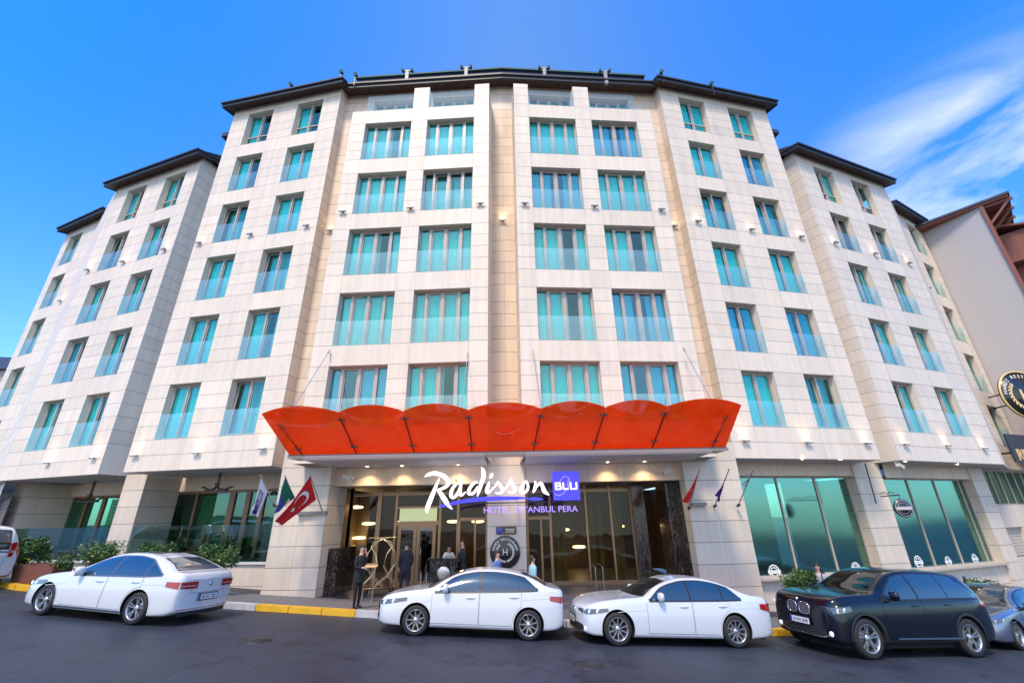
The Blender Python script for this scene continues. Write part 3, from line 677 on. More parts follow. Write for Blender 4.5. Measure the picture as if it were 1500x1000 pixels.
# side glazing on the left, dark marble cladding right and left foot
mb=MB(); A=(-6.95,18.55);B=(ex(508),EY)
for u in(0,1): x=A[0]+(B[0]-A[0])*u; y=A[1]+(B[1]-A[1])*u; mb.box2((x-.06,y-.06,FLZ),(x+.06,y+.06,1.23))
o_=mb.build('entrance_frame',GOLD,hotel)
mb=MB(); mb.face([(A[0],A[1],-.95),(B[0],B[1],-.95),(B[0],B[1],1.22),(A[0],A[1],1.22)]); mb.face([(A[0],A[1],-2.5),(B[0],B[1],-2.5),(B[0],B[1],-.96),(A[0],A[1],-.96)]); mb.build('glass_pane',ENTG,o_)
m,N,L,Bs=nm('black veined marble'); tc=N.new('ShaderNodeTexCoord'); mp=N.new('ShaderNodeMapping'); mp.inputs['Scale'].default_value=(3,3,.8); mp.inputs['Rotation'].default_value=(0,.3,0); L.new(tc.outputs['Object'],mp.inputs[0])
t=N.new('ShaderNodeTexNoise'); t.inputs['Scale'].default_value=1.8; t.inputs['Detail'].default_value=10; t.inputs['Distortion'].default_value=2.5; L.new(mp.outputs[0],t.inputs['Vector']); cr=N.new('ShaderNodeValToRGB')
e=cr.color_ramp.elements; e[0].position=.47; e[0].color=(.012,.011,.012,1); e[1].position=.53; e[1].color=(.012,.011,.012,1); q=cr.color_ramp.elements.new(.5); q.color=(.22,.17,.13,1)
L.new(t.outputs['Fac'],cr.inputs[0]); L.new(cr.outputs[0],Bs.inputs['Base Color']); Bs.inputs['Roughness'].default_value=.12; MARB=m
mb=MB(); xr=ex(931)
mb.box2((xr,EY-.3,FLZ),(xr+.5,EY+.1,1.23)); mb.box2((6.3,17.6,FLZ),(6.55,EY,1.23)); mb.box2((6.02,18.2,FLZ),(6.3,EY,1.23)); mb.build('marble_wall',MARB,hotel)
mb=MB(); mb.box2((-6.97,17.6,FLZ-.2),(-6.55,EY,-.95)); mb.build('marble_wall',MARB,hotel)
# lobby interior
WARM=mat('warm lobby wall',(.07,.04,.022),.6,noise_amt=.2,scale=2)
mb=MB(); mb.box2((-8,25.5,-2.6),(8,25.7,1.3),0); mb.box2((-8,19.6,-2.6),(-7.9,25.5,1.3)); mb.box2((7.6,19.6,-2.6),(7.7,25.5,1.3)); mb.build('interior_wall',WARM,hotel)
for i,(px,py,Y) in enumerate(((526,787,23),(590,764,24),(664,763,23.5),(540,766,23),(522,742,22),(700,763,24),(848,800,24),(905,770,23.5),(825,775,24))):
    P=at(px,py,Y); t=thing('lobby_lamp','warm glowing lamp inside the lobby, %s'%('low left one','one above the double doors','one behind the podium','left one nearest the pier, higher','topmost left one','one left of the stone column','one in the right glazing, lowest','rightmost one','one right of the stone column')[i],'lamp',loc=P,group='lobby lamps')
    a=MB(); a.lathe([(.02,.06),(.30,.03),(.32,-.04),(.2,-.07),(.001,-.08)],n=16); a.build('lamp_shade',LAMPW,t); a=MB(); a.cyl((0,0,.05),(0,0,1.3-P.z),.01,n=6); a.build('rod',DARK,t)
    l=bpy.data.lights.new('lobby_glow','POINT'); l.energy=5; l.color=(1,.6,.28); l.shadow_soft_size=.2; o=bpy.data.objects.new('light',l); COL.objects.link(o); o.parent=t; o.location=(0,0,-.2)
ycur=mat('gold lobby drape',(.45,.30,.08),.7)
for a,b in((ex(815),ex(835)),(ex(868),ex(880)),(ex(885),ex(893)),(ex(905),ex(925))):
    c=curtain_mb(a,b,-2.5,1.1,EY+1.2,.2,.05); c.build('curtain',ycur,hotel)
for a,b in((-.97,-.90),(.28,.32)): pass
# ================================================================ RED CANOPY
def redglass():
    m=bpy.data.materials.new('red canopy glass'); m.use_nodes=True; N=m.node_tree.nodes; L=m.node_tree.links; N.clear(); o=N.new('ShaderNodeOutputMaterial')
    tr=N.new('ShaderNodeBsdfTransparent'); tr.inputs[0].default_value=(1,.22,.04,1)
    tl=N.new('ShaderNodeBsdfTranslucent'); tl.inputs[0].default_value=(1,.14,.014,1)
    df=N.new('ShaderNodeBsdfDiffuse'); tcc=N.new('ShaderNodeTexCoord'); nn_=N.new('ShaderNodeTexNoise'); nn_.inputs['Scale'].default_value=1.6; nn_.inputs['Detail'].default_value=9; nn_.inputs['Roughness'].default_value=.7; L.new(tcc.outputs['Object'],nn_.inputs['Vector']); rc=N.new('ShaderNodeValToRGB'); rc.color_ramp.elements[0].position=.35; rc.color_ramp.elements[0].color=(.90,.13,.016,1); rc.color_ramp.elements[1].position=.68; rc.color_ramp.elements[1].color=(1.0,.23,.035,1); L.new(nn_.outputs['Fac'],rc.inputs[0]); L.new(rc.outputs[0],df.inputs[0]); L.new(rc.outputs[0],tl.inputs[0])
    gl=N.new('ShaderNodeBsdfGlossy'); gl.inputs['Roughness'].default_value=.03
    def mix(f,a,b): q=N.new('ShaderNodeMixShader'); q.inputs[0].default_value=f; L.new(a,q.inputs[1]); L.new(b,q.inputs[2]); return q.outputs[0]
    b=mix(.42,mix(.55,tl.outputs[0],df.outputs[0]),tr.outputs[0]); L.new(mix(.05,b,gl.outputs[0]),o.inputs[0]); return m
RED=redglass()
can=thing('entrance_canopy','red orange scalloped glass canopy fanning out above the hotel entrance','canopy')
YO,YB=13.7,15.25
ot=[at(x,y,YO) for x,y in((384,603),(495.7,604),(590.5,600),(685.6,598.5),(793,597),(887,597),(977.6,598),(1086,594))]
zo=sum(p.z for p in ot)/len(ot); bx=[at(x,y,YB) for x,y in((424,665),(524,663),(608,661.5),(692,660),(781,659.5),(868,658),(954,656.5),(1063,655))]
zb_=sum(p.z for p in bx)/len(bx)
for i in range(7):
    a0,a1,b0,b1=[Vector((p.x,YO if k<2 else YB,zo if k<2 else zb_)) for k,p in enumerate((ot[i],ot[i+1],bx[i],bx[i+1]))]
    dirv=(Vector((0,YO,zo))-Vector((0,YB,zb_))).normalized(); P=[];n=14
    for k in range(n+1):
        s_=k/n; e=a0.lerp(a1,s_); bb=b0.lerp(b1,s_); arch=4*s_*(1-s_); e=e+dirv*(.33*arch); row=[]
        for q in range(6):
            f=q/5; p=bb.lerp(e,f); p=p+Vector((0,-.0,-.10*arch*math.sin(f*PI*.9))); row.append(p)
        P.append(row)
    mb=MB(); mb.grid([[p for p in r] for r in P]); nn=Vector((0,-dirv.z,dirv.y))*.015
    mb.grid([[p+nn for p in r] for r in P]); mb.build('canopy_panel',RED,can)
for i in range(8):
    a=Vector((ot[i].x,YO,zo)); b=Vector((bx[i].x,YB,zb_)); 
    if i in(0,7):
        c=Vector(((ot[i].x*.86+bx[i].x*.14)-(.35 if i==7 else -.35),YO+.2,zo-.1)); a=c; b=b+Vector((.5 if i==0 else -.5,0,0))
    mb=MB(); n=Vector((0,0,-.07)); mb.tube([b+n,a.lerp(b,.1)+n],.022,6)
    for f in(.2,.85):
        p=b.lerp(a,f); mb.box((p.x,p.y,p.z-.045),(.18,.04,.04)); mb.cyl((p.x-.09,p.y,p.z-.07),(p.x-.09,p.y,p.z+.03),.03,n=8); mb.cyl((p.x+.09,p.y,p.z-.07),(p.x+.09,p.y,p.z+.03),.03,n=8)
    mb.build('canopy_strut',mat('dark steel',(.08,.07,.07),.35,.8),can)
mb=MB(); mb.box2((bx[0].x-.05,YB-.08,zb_-.14),(bx[7].x+.05,YB+.02,zb_-.05)); mb.box2((bx[0].x,YB-.02,zb_-.13),(bx[7].x,16.0,zb_-.06)); mb.build('canopy_beam',TRIM,can)
mb=MB(); mb.box2((bx[0].x,YB-.10,zb_-.05),(bx[7].x,YB-.04,zb_-.02)); mb.build('trim',mat('dark steel',(.08,.07,.07),.35,.8),can)
for (x,y),(x2,y2) in zip(((483,513),(686,508),(779,504),(1001,510)),((428,600),(676,598),(793,597),(1045,592))):
    a=at(x,y,16.2); b=at(x2,y2,YO+.35); mb=MB(); mb.cyl(a,b,.016,n=6); mb.cyl(a,a+(b-a).normalized()*.18,.035,n=8); mb.build('tie_rod',STEEL,can)
# small emblem on the middle panel
mb=MB(); c=at(740,628,14.55)+Vector((0,-.08,-.05)); R_=Matrix.Translation(c)@Matrix.Rotation(math.radians(-50),4,'X')
for r0,r1 in((.30,.335),): 
    for i in range(28):
        t0,t1=2*PI*i/28,2*PI*(i+1)/28; mb.face([R_@Vector((q*math.cos(t)*1.05,0,q*math.sin(t)*.8)) for q,t in((r0,t0),(r1,t0),(r1,t1),(r0,t1))])
for x in(-.12,0,.12): mb.face([R_@Vector(q) for q in((x-.045,0,-.1),(x+.0,0,-.1),(x+.045,0,.1),(x-.01,0,.1))])
mb.build('emblem',mat('pale red emblem',(.85,.25,.2),.5),can)
# ================================================================ WALL LAMPS
CASE=mat('silver lamp housing',(.45,.43,.42),.4,.6)
def wall_lamp(sec,px,py,lit,label,group,off=0,power=5):
    P=onp(px,py,sec.A,sec.B,off); M=Matrix.Translation(P)@Matrix.Rotation(sec.ang(),4,'Z')
    t=thing('wall_lamp',label,'lamp',M=M,group=group); a=MB()
    a.box2((-.17,-.15,-.03),(.17,-.06,.02)); a.box2((-.06,-.07,-.03),(.06,0,.02)); a.box2((-.15,-.14,-.05),(-.09,-.08,-.03)); a.box2((.09,-.14,-.05),(.15,-.08,-.03)); a.build('housing',CASE,t)
    a=MB(); a.box2((-.155,-.14,.021),(.155,-.07,.027)); a.build('lens',LAMPW if lit else WHITE,t)
    if lit:
        l=bpy.data.lights.new('lamp_glow','SPOT'); l.energy=power; l.color=(1,.68,.36); l.spot_size=math.radians(95); l.spot_blend=1; l.shadow_soft_size=.06
        o=bpy.data.objects.new('light',l); COL.objects.link(o); o.parent=t; o.location=(0,-.13,.06); o.rotation_euler=(math.radians(180-14),0,0)
    return t
ordn=['first','second','third','fourth','fifth','sixth','seventh','eighth','ninth','tenth','eleventh']
low=[(KL,13,682,1),(CL,72,677.7,1),(CL,139,670,1),(BL,200,666.7,1),(BL,290,663,1),(BL,386.7,656.7,1)]
for i,(s_,x,y,l) in enumerate(low): wall_lamp(s_,x,y,l,'lit wall lamp, %s from the left in the lowest row'%ordn[i],'lit wall lamps in the lowest row',0,13)
low=[(BR,1090,645,1),(BR,1181.7,647.6,1),(BR,1268,648.6,1),(CR,1324,650,1),(CR,1385.6,652,1),(CR,1440,656,1),(KR,1459,671,1)]
for i,(s_,x,y,l) in enumerate(low): wall_lamp(s_,x,y,l,'lit wall lamp, %s right of the canopy in the lowest row'%ordn[i],'lit wall lamps in the lowest row',0,13)
up=[(KL,90,441,1,0),(CL,130,396,1,0),(CL,182,384,1,0),(CL,242,366,1,0),(BL,293,356.7,1,0),(BL,368,344,0,0),(BL,450,331.7,0,0),(BKL,484,338.5,1,0),(AL,502.5,311,0,0),(AL,601.5,305.5,0,0),(AL,703.5,299,1,0)]
for i,(s_,x,y,l,o) in enumerate(up): wall_lamp(s_,x,y,l,'%s wall lamp, %s from the left in the upper lamp row'%('lit' if l else 'unlit',ordn[i]),'wall lamps in the upper row',o,6)
wall_lamp(BKL,736.5,324,1,'brightly lit wall lamp alone in the narrow central recess','wall lamps in the upper row',0,15)
up=[(AR,768.5,299,0),(AR,870.5,303,0),(AR,968,308,0),(BKR,987,332,1),(BR,1021,325,1),(BR,1099.6,337,1),(BR,1172,347.6,1),(CR,1222,356,1),(CR,1280,372,1),(CR,1330,385.7,1),(KR,1359.5,422,0)]
for i,(s_,x,y,l) in enumerate(up): wall_lamp(s_,x,y,l,'%s wall lamp, %s right of the central recess in the upper row'%('lit' if l else 'unlit',ordn[i]),'wall lamps in the upper row',0,6)
# roof floodlights
for i,(px,py,nm_) in enumerate(((597,100,'left of centre'),(683,95,'just left of the centre line'),(797,96,'just right of the centre line'),(886,100.5,'right of centre'))):
    P=at(px,py+5,17.1); t=thing('roof_floodlight','green floodlight pair on a roof edge post, '+nm_,'floodlight',loc=P,group='floodlight posts along the roof edge')
    a=MB(); a.box2((-.09,-.06,-1.0),(.09,.08,.04)); a.box2((-.24,-.04,.0),(.24,.05,.05)); a.build('post',mat('pale flashing',(.30,.28,.28),.5),t)
    for s_ in(-1,1): a=MB(); a.cyl((s_*.27,-.12,.03),(s_*.26,.1,.07),.085,.065,n=12); a.build('floodlight',GREEN,t)
for i,(px,py,nm_,sec) in enumerate(((500,104,'left upper wing',BL),(521,108,'inner roof corner of the left upper wing',BL),(969,104,'right upper wing',BR),(1042,121,'outer part of the right upper wing',BR),(426,122,'middle of the left upper wing',BL))):
    P=at(px,py+3,17.0 if i!=4 else 17.6); t=thing('roof_floodlight','single dark floodlight on the '+nm_,'floodlight',loc=P,group='floodlight posts along the roof edge')
    a=MB(); a.cyl((0,-.1,.02),(0,.12,.08),.11,.08,n=12); a.build('floodlight',GREEN,t); a=MB(); a.box2((-.03,-.03,-.8),(.03,.03,.0)); a.build('post',DARK,t)
# ================================================================ SIGNS
def text_mesh(s,w=None,h=None,depth=.02,bold=0,align='CENTER',spacing=1.0):
    c=bpy.data.curves.new('txt','FONT'); c.body=s; c.size=1; c.extrude=.5; c.offset=bold; c.align_x=align; c.space_character=spacing; c.resolution_u=3
    o=bpy.data.objects.new('txt',c); COL.objects.link(o); bpy.context.view_layer.update()
    me=bpy.data.meshes.new_from_object(o.evaluated_get(bpy.context.evaluated_depsgraph_get())); bpy.data.objects.remove(o)
    xs=[v.co.x for v in me.vertices]; ys=[v.co.y for v in me.vertices]
    x0,x1,y0,y1=min(xs),max(xs),min(ys),max(ys)
    sx=(w/(x1-x0)) if w else None; sy=(h/(y1-y0)) if h else None; sx=sx or sy; sy=sy or sx
    vs=[((v.co.x-(x0+x1)/2)*sx,-(v.co.z)*depth,(v.co.y-(y0+y1)/2)*sy) for v in me.vertices]
    return vs,[tuple(p.vertices) for p in me.polygons]
def put_text(mb,s,M,m=0,**k):
    vs,fs=text_mesh(s,**k); mb.raw([M@Vector(v) for v in vs],fs,m)
def arc_text(mb,s,M,r,h,a0,a1,m=0,flip=False):
    n=len(s)
    for i,c in enumerate(s):
        if c==' ': continue
        a=math.radians(a0+(a1-a0)*i/(n-1)); R=Matrix.Translation((r*math.cos(a),0,r*math.sin(a)))@Matrix.Rotation(-(a-PI/2)+(PI if flip else 0),4,'Y')
        put_text(mb,c,M@R,m,h=h*(1.25 if c=='İ' else 1),depth=.01,bold=.02)
SY=16.62
def sp(zx,zy): return at(600+zx/5.769,650+zy/5.769,SY)
def stroke(mb,pts,close=False,m=0):
    # smooth tapered brush stroke, pts=(x,y,width) in sheet units
    P=[]
    for i in range(len(pts)-1):
        p0=pts[max(i-1,0)];p1=pts[i];p2=pts[i+1];p3=pts[min(i+2,len(pts)-1)]
        for k in range(6):
            t=k/6; P.append([.5*((2*p1[j])+(-p0[j]+p2[j])*t+(2*p0[j]-5*p1[j]+4*p2[j]-p3[j])*t*t+(-p0[j]+3*p1[j]-3*p2[j]+p3[j])*t**3) for j in range(3)])
    P.append(list(pts[-1])); L_=[];R_=[]
    for i,p in enumerate(P):
        a=P[max(i-1,0)];b=P[min(i+1,len(P)-1)]; dx,dy=b[0]-a[0],b[1]-a[1]; l=math.hypot(dx,dy) or 1; w=max(p[2],2)/2; L_.append((p[0]-dy/l*w,p[1]+dx/l*w)); R_.append((p[0]+dy/l*w,p[1]-dx/l*w))
    n=len(P); vs=[]
    for off in(-.05,.03):
        for a in L_+R_: q=sp(*a); vs.append((q.x,q.y+off,q.z))
    fs=[]
    for i in range(n-1):
        fs+=[(i,i+1,n+i+1,n+i),(2*n+i,3*n+i,3*n+i+1,2*n+i+1),(i,2*n+i,2*n+i+1,i+1),(n+i,n+i+1,3*n+i+1,3*n+i)]
    mb.raw(vs,fs,m)
SGW=mat('lit white letter',(.9,.88,.95),.4,emit=(.93,.90,1),es=.95); SGB=mat('lit blue sign face',(.05,.04,.75),.35,emit=(.06,.05,.95),es=.55); SGV=mat('lit violet letter',(.3,.2,.7),.4,emit=(.36,.24,.85),es=.75)
sg=thing('hotel_name_sign','illuminated sign of white brush script letters with blue square and blue swoosh over the entrance','sign',loc=(0,0,0))
WSTR=[[(252,290,8),(232,335,18),(205,400,28),(175,475,34),(152,535,32),(146,562,22),(150,582,5)],
 [(130,276,6),(165,256,26),(215,248,34),(265,260,36),(305,285,36),(330,318,30),(318,350,26),(280,374,22),(238,386,16)],
 [(236,384,16),(268,425,34),(300,475,38),(328,518,28),(360,550,5)],
 [(428,330,10),(398,336,18),(366,372,22),(350,415,26),(355,448,24),(382,446,22),(412,405,20),(430,350,14)],[(438,326,8),(430,372,24),(424,415,26),(440,432,20),(472,405,5)],
 [(575,322,10),(545,330,20),(512,368,24),(498,408,26),(515,424,22),(545,408,20),(578,360,14)],[(606,196,5),(622,225,30),(624,275,32),(606,335,30),(588,390,26),(572,444,5)],
 [(672,318,6),(664,350,24),(650,388,26),(658,412,20),(682,398,12),(708,366,5)],[(680,288,6),(692,266,26),(704,246,4)],
 [(700,385,6),(730,345,14),(744,322,12),(762,345,26),(785,378,30),(780,406,22),(752,416,16),(722,410,8)],
 [(800,388,6),(832,345,14),(856,294,8),(862,330,26),(890,368,30),(888,398,22),(860,410,16),(830,404,6)],
 [(985,310,10),(962,338,22),(942,378,26),(945,408,22),(975,408,20),(998,380,20),(1000,345,18),(984,312,10)],
 [(1058,312,6),(1066,345,26),(1054,385,24),(1044,412,8)],[(1054,395,8),(1082,350,18),(1108,330,24),(1124,360,28),(1142,402,32),(1178,430,6)]]
mb=MB()
for s_ in WSTR: stroke(mb,s_)
mb.build('script_lettering',SGW,sg)
mb=MB(); stroke(mb,[(256,530,20),(320,512,24),(420,490,28),(560,470,34),(720,460,34),(860,458,30),(940,456,22),(998,459,5)]); stroke(mb,[(1002,462,6),(1040,464,26),(1080,463,24),(1128,466,4)]); mb.build('swoosh',SGB,sg)
a,b=sp(1204,236),sp(1440,472); mb=MB(); mb.box2((a.x,SY-.08,b.z),(b.x,SY+.06,a.z)); bl=mb.build('blue_box',SGB,sg)
mb=MB(); M=Matrix.Translation(((a.x+b.x)/2,SY-.085,(a.z+b.z)/2+.0))
PX=(b.x-a.x)/236
def blk(x0,x1,z0,z1): mb.box2(((x0-1322)*PX,-.02,(354-z1)*PX),((x1-1322)*PX,0,(354-z0)*PX),0,M)
for q in((1222,1234,326,388),(1234,1270,326,336),(1234,1274,351,361),(1234,1274,378,388),(1264,1276,332,351),(1266,1279,361,382),(1291,1303,326,388),(1303,1342,377,388),(1356,1368,326,384),(1362,1412,377,388),(1408,1420,326,384)): blk(*q)
mb.build('lettering',SGW,sg)
mb=MB(); 
for pts in ([(1225,425),(1260,436),(1300,418),(1335,370),(1350,320),(1340,285),(1310,272),(1285,290),(1262,330),(1245,375)],[(1340,300),(1330,340),(1340,370),(1358,345)]):
    mb.tube([sp(*p)+Vector((0,-.085,0)) for p in pts],.012,5)
mb.build('emblem',SGV,sg)
a,b=sp(628,526),sp(1422,578); mb=MB(); put_text(mb,'HOTEL, İSTANBUL PERA',Matrix.Translation(((a.x+b.x)/2,SY,(a.z+b.z)/2+.02)),w=b.x-a.x,h=(a.z-b.z)*1.15,depth=.04,bold=-.004); mb.build('lettering',SGV,sg)
mb=MB(); a=sp(300,505);b=sp(1430,470)
mb.box2((a.x,SY+.06,a.z-.02),(b.x,SY+.09,a.z+.02)); 
for zx in(680,760,820,900): p=sp(zx,470); mb.cyl((p.x,SY+.05,p.z),(p.x,17.3,p.z+.1),.02,n=6)
for zx in(380,1300): p=sp(zx,300); mb.cyl((p.x,SY+.05,p.z),(p.x,17.42,p.z),.02,n=6)
mb.build('bracket',DARK,sg)
BLK=mat('black enamel',(.012,.012,.014),.3,coat=.5); GLD=mat('gold leaf',(.85,.58,.22),.35,.3); IV=mat('ivory enamel',(.82,.76,.62),.5)
def laurel(mb,M,r,s=1,m=0,w=.2):
    for sg_ in(-1,1):
        for i in range(11):
            a=math.radians(-80+i*13.5)
            for k,da in((-1,.5),(1,-.35)):
                R=M@Matrix.Translation((sg_*r*math.cos(a),0,r*math.sin(a)))@Matrix.Rotation(-sg_*(a+PI/2+da)-0,4,'Y')
                l=r*.30; q=l*w; mb.face([R@Vector(v) for v in((0,0,0),(l*.5,-.003,q),(l,0,0),(l*.5,-.003,-q))],m)
# column sign
P=at(740,808,17.3); t=thing('round_restaurant_plaque','black round plaque with ivory laurel and letter H on the central stone column','sign',loc=(P.x,17.28,P.z))
a=MB(); a.lathe([(.001,-.05),(.52,-.05),(.545,-.03),(.545,.0)],n=40,axis='Y'); a.build('disc',BLK,t)
a=MB(); arc_text(a,'HAMDİ RESTAURANT',Matrix.Translation((0,-.055,0)),.43,.075,168,12); laurel(a,Matrix.Translation((0,-.056,0)),.30); put_text(a,'H',Matrix.Translation((0,-.06,0)),h=.2,w=.17,depth=.01); a.build('lettering',IV,t)
P=at(741.5,776.5,17.3); t=thing('slim_wall_plaque','dark oblong plaque with blue emblem above the round plaque on the column','sign',loc=(P.x,17.29,P.z))
a=MB(); a.box((0,-.02,0),(.74,.04,.26)); a.build('plate',mat('bronze plate',(.09,.07,.05),.35,.6),t); a=MB(); a.lathe([(.001,-.06),(.10,-.06),(.12,-.04)],c=(-.24,0,0),n=20,axis='Y'); a.build('emblem',mat('blue enamel',(.05,.07,.40),.3),t)
a=MB()
for z,w in((.05,.36),(0,.30),(-.05,.34)): a.box((.14,-.045,z),(w,.01,.018))
a.build('lettering',IV,t)
# plaques on the inner face of the left pier
for px,py,r,m_,lb in ((485.5,787,.13,GLD,'larger round bronze plaque on the side face of the left entrance pier'),(483,806,.10,mat('copper plaque',(.55,.28,.13),.35,.5),'smaller round copper plaque under the bronze one on the left entrance pier')):
    d=ray(px,py); P=d*(-6.97/d.x); t=thing('round_wall_plaque',lb,'sign',M=Matrix.Translation(P)@Matrix.Rotation(PI/2,4,'Z')); a=MB(); a.lathe([(.001,-.03),(r*.8,-.035),(r*.82,-.05),(r,-.05),(r,0)],n=28,axis='Y'); a.build('disc',m_,t)
d=ray(482,820); P=d*(-6.97/d.x); t=thing('small_blue_plaque','small blue and white square plaque lowest on the left entrance pier','sign',M=Matrix.Translation(P)@Matrix.Rotation(PI/2,4,'Z')); a=MB(); a.box((0,-.015,0),(.2,.03,.24)); a.build('plate',mat('cyan blue enamel',(.03,.30,.45),.4),t); a=MB(); a.box((0,-.033,.03),(.12,.008,.04)); a.box((0,-.033,-.05),(.12,.008,.03)); a.build('emblem',WHITE,t)
# big round sign at the right edge
P=at(1499,579,24.2); M=Matrix.Translation(P)@Matrix.Rotation(math.radians(2),4,'Z'); t=thing('round_restaurant_sign','large black round sign with gold rim and laurel at the right edge above the street','sign',M=M)
R1=1.42; a=MB(); a.lathe([(.001,-.1),(R1*.98,-.1),(R1*.98,.02),(.001,.02)],n=56,axis='Y'); a.build('disc',BLK,t); a=MB(); a.lathe([(R1*.955,-.125),(R1,-.125),(R1,-.06),(R1*.955,-.06)],n=56,axis='Y'); a.build('rim',GLD,t)
a=MB(); arc_text(a,'HAMDİ RESTAURANT',Matrix.Translation((0,-.11,0)),1.12,.2,172,8); a.build('lettering',IV,t); a=MB(); laurel(a,Matrix.Translation((0,-.112,0)),.80,w=.28); put_text(a,'H',Matrix.Translation((0,-.12,0)),h=.66,w=.52,depth=.02,bold=.03); a.build('emblem',GLD,t)
a=MB(); a.cyl((-.2,.1,.3),(-.2,1.9,.3),.04,n=8); a.cyl((.2,.1,-.3),(.2,1.9,-.3),.04,n=8); a.build('bracket',DARK,t)
P=at(1483,656,24.0); M=Matrix.Translation(P)@Matrix.Rotation(math.radians(20),4,'Z'); t=thing('restaurant_board','dark blue board with gold capital letters cut by the right edge below the round sign','sign',M=M)
a=MB(); a.box2((-.30,-.05,-.75),(6.2,.02,.75)); a.build('board',mat('midnight blue board',(.012,.014,.03),.35),t); a=MB(); put_text(a,'RESTAURANT',Matrix.Translation((2.75,-.06,-.35)),h=.62,w=5.3,depth=.03,bold=.03); a.build('lettering',GLD,t); a=MB(); a.box2((-.25,.08,-.3),(-.15,1.2,-.2)); a.build('bracket',DARK,t)
# hanging round sign on a bracket at the right pier
P=at(1322.7,744,17.6); M=Matrix.Translation(P)@Matrix.Rotation(math.radians(-8),4,'Z'); t=thing('hanging_round_sign','black round sign hanging from a wrought bracket on the pier between the shop windows','sign',M=M)
a=MB(); a.lathe([(.001,-.05),(.31,-.05),(.33,0),(.31,.05),(.001,.05)],n=32,axis='Y'); a.build('disc',BLK,t)
a=MB(); 
for r0,r1 in((.27,.285),(.19,.20)):
    for i in range(32):
        t0,t1=2*PI*i/32,2*PI*(i+1)/32; a.face([(q*math.cos(g),-.056,q*math.sin(g)) for q,g in((r0,t0),(r1,t0),(r1,t1),(r0,t1))])
a.box((0,-.065,0),(.52,.02,.11)); a.build('emblem',mat('grey pink enamel',(.50,.45,.47),.4),t)
w0=M.inverted()@at(1290,727,18.9); a=MB(); top=Vector((-.02,0,.48))
a.tube([w0,w0.lerp(top,.5)+Vector((0,0,.0)),top+Vector((.05,0,0))],.022,6); a.cyl((0,0,.33),(0,0,.48),.012,n=6); a.tube([w0+Vector((0,0,.1)),w0.lerp(top,.3)+Vector((0,0,.16)),w0.lerp(top,.45)+Vector((0,0,.05)),w0.lerp(top,.6)+Vector((0,0,.14)),w0.lerp(top,.85)+Vector((0,0,.08))],.014,6)
wp=M.inverted()@at(1283.5,737,19.1); wq=M.inverted()@at(1267,678,19.1); a.cyl(wp,wq,.025,n=6); a.build('bracket',DARK,t)
# CCTV cameras
def cctv(px,py,Y,rz,lab,wall):
    P=at(px,py,Y); t=thing('security_camera',lab,'camera',loc=P,rz=rz,group='white bullet security cameras'); a=MB(); R=Matrix.Rotation(math.radians(22),4,'Y')
    a.box2((-.06,-.07,-.06),(.26,.07,.06),0,R); a.box2((-.1,-.08,.06),(.3,.08,.075),0,R); a.build('body',mat('cream housing',(.62,.58,.50),.4),t); a=MB(); a.cyl(R@Vector((.262,0,0)),R@Vector((.27,0,0)),.045,n=12); a.build('lens',DARK,t)
    a=MB(); a.tube([(0,0,-.04),(-.04,0,-.12),wall],.022,6); a.build('bracket',mat('cream housing',(.6,.56,.5),.4),t)
cctv(505,698,16.9,0,'cream bullet camera bracketed to the left entrance pier under the canopy',(-.22,.1,-.1))
cctv(980,689,16.9,PI,'cream bullet camera bracketed to the right entrance pier',(-.25,-.1,-.08))
cctv(1316,681,18.6,.4,'cream bullet camera under the stone box near the hanging round sign',(0,.1,.12))
# ================================================================ FLAGS
POLE=mat('flag pole',(.42,.40,.38),.4,.6)
def flagpole(base,tip,lab,mk,off=0):
    b,tp=base,tip; t=thing('wall_flag',lab,'flag',loc=b,group='flags on angled poles beside the entrance'); q=tp-b
    a=MB(); a.cyl((0,0,0),q,.022,.016,n=8); a.lathe([(.001,.03),(.03,0),(.001,-.03)],c=tuple(q),n=8); a.build('pole',POLE,t); a=MB(); a.cyl((0,.0,-.04),(0,.14,-.08),.05,n=8); a.build('socket',DARK,t)
    mk(t,b)
def cloth(t,b,H0,H1,F0,F1,cols,seed,feats=(),nx=22,ny=14,amp=.045):
    """H0,H1 hoist top/bottom, F0,F1 fly top/bottom (world)"""
    r=random.Random(seed); ph=r.random()*6
    def mp(s,v,o=0):
        a=H0.lerp(F0,s); c=H1.lerp(F1,s); p=a.lerp(c,v); w=min(1,s*2.5+.1)
        p=p+Vector((0,-o+amp*w*(math.sin(v*9+ph+s*3)+.5*math.sin(v*17-s*7)),.0))+Vector((amp*.3*w*math.sin(v*11+ph),0,0)); 
        p.z-=.10*math.sin(s*PI)*(1-v)*.6; return p-b
    mb=MB()
    for i in range(nx):
        for j in range(ny):
            s0,s1,v0,v1=i/nx,(i+1)/nx,j/ny,(j+1)/ny
            mb.face([mp(s0,v0),mp(s1,v0),mp(s1,v1),mp(s0,v1)],cols((s0+s1)/2,(v0+v1)/2),sm=True)
    fl=mb.build('flag_cloth',FM,t,fix=True)
    for poly,mi,nm_ in feats:
        m2=MB(); 
        for pl in poly: m2.face([mp(s,v,.02) for s,v in pl],mi); m2.face([mp(s,v,-.02) for s,v in pl],mi)
        m2.build(nm_,FM,t)
def fm(n,c): return mat(n,c,.75,noise_amt=.08,scale=4)
FM=[fm('red bunting',(.62,.012,.015)),fm('white bunting',(.88,.87,.88)),fm('blue bunting',(.02,.13,.50)),fm('green bunting',(.01,.22,.16)),fm('navy bunting',(.03,.02,.22)),fm('gold bunting',(.7,.5,.05))]
def ell(cs,cv,rs,rv,n=20): return [(cs+rs*math.cos(2*PI*i/n),cv+rv*math.sin(2*PI*i/n)) for i in range(n)]
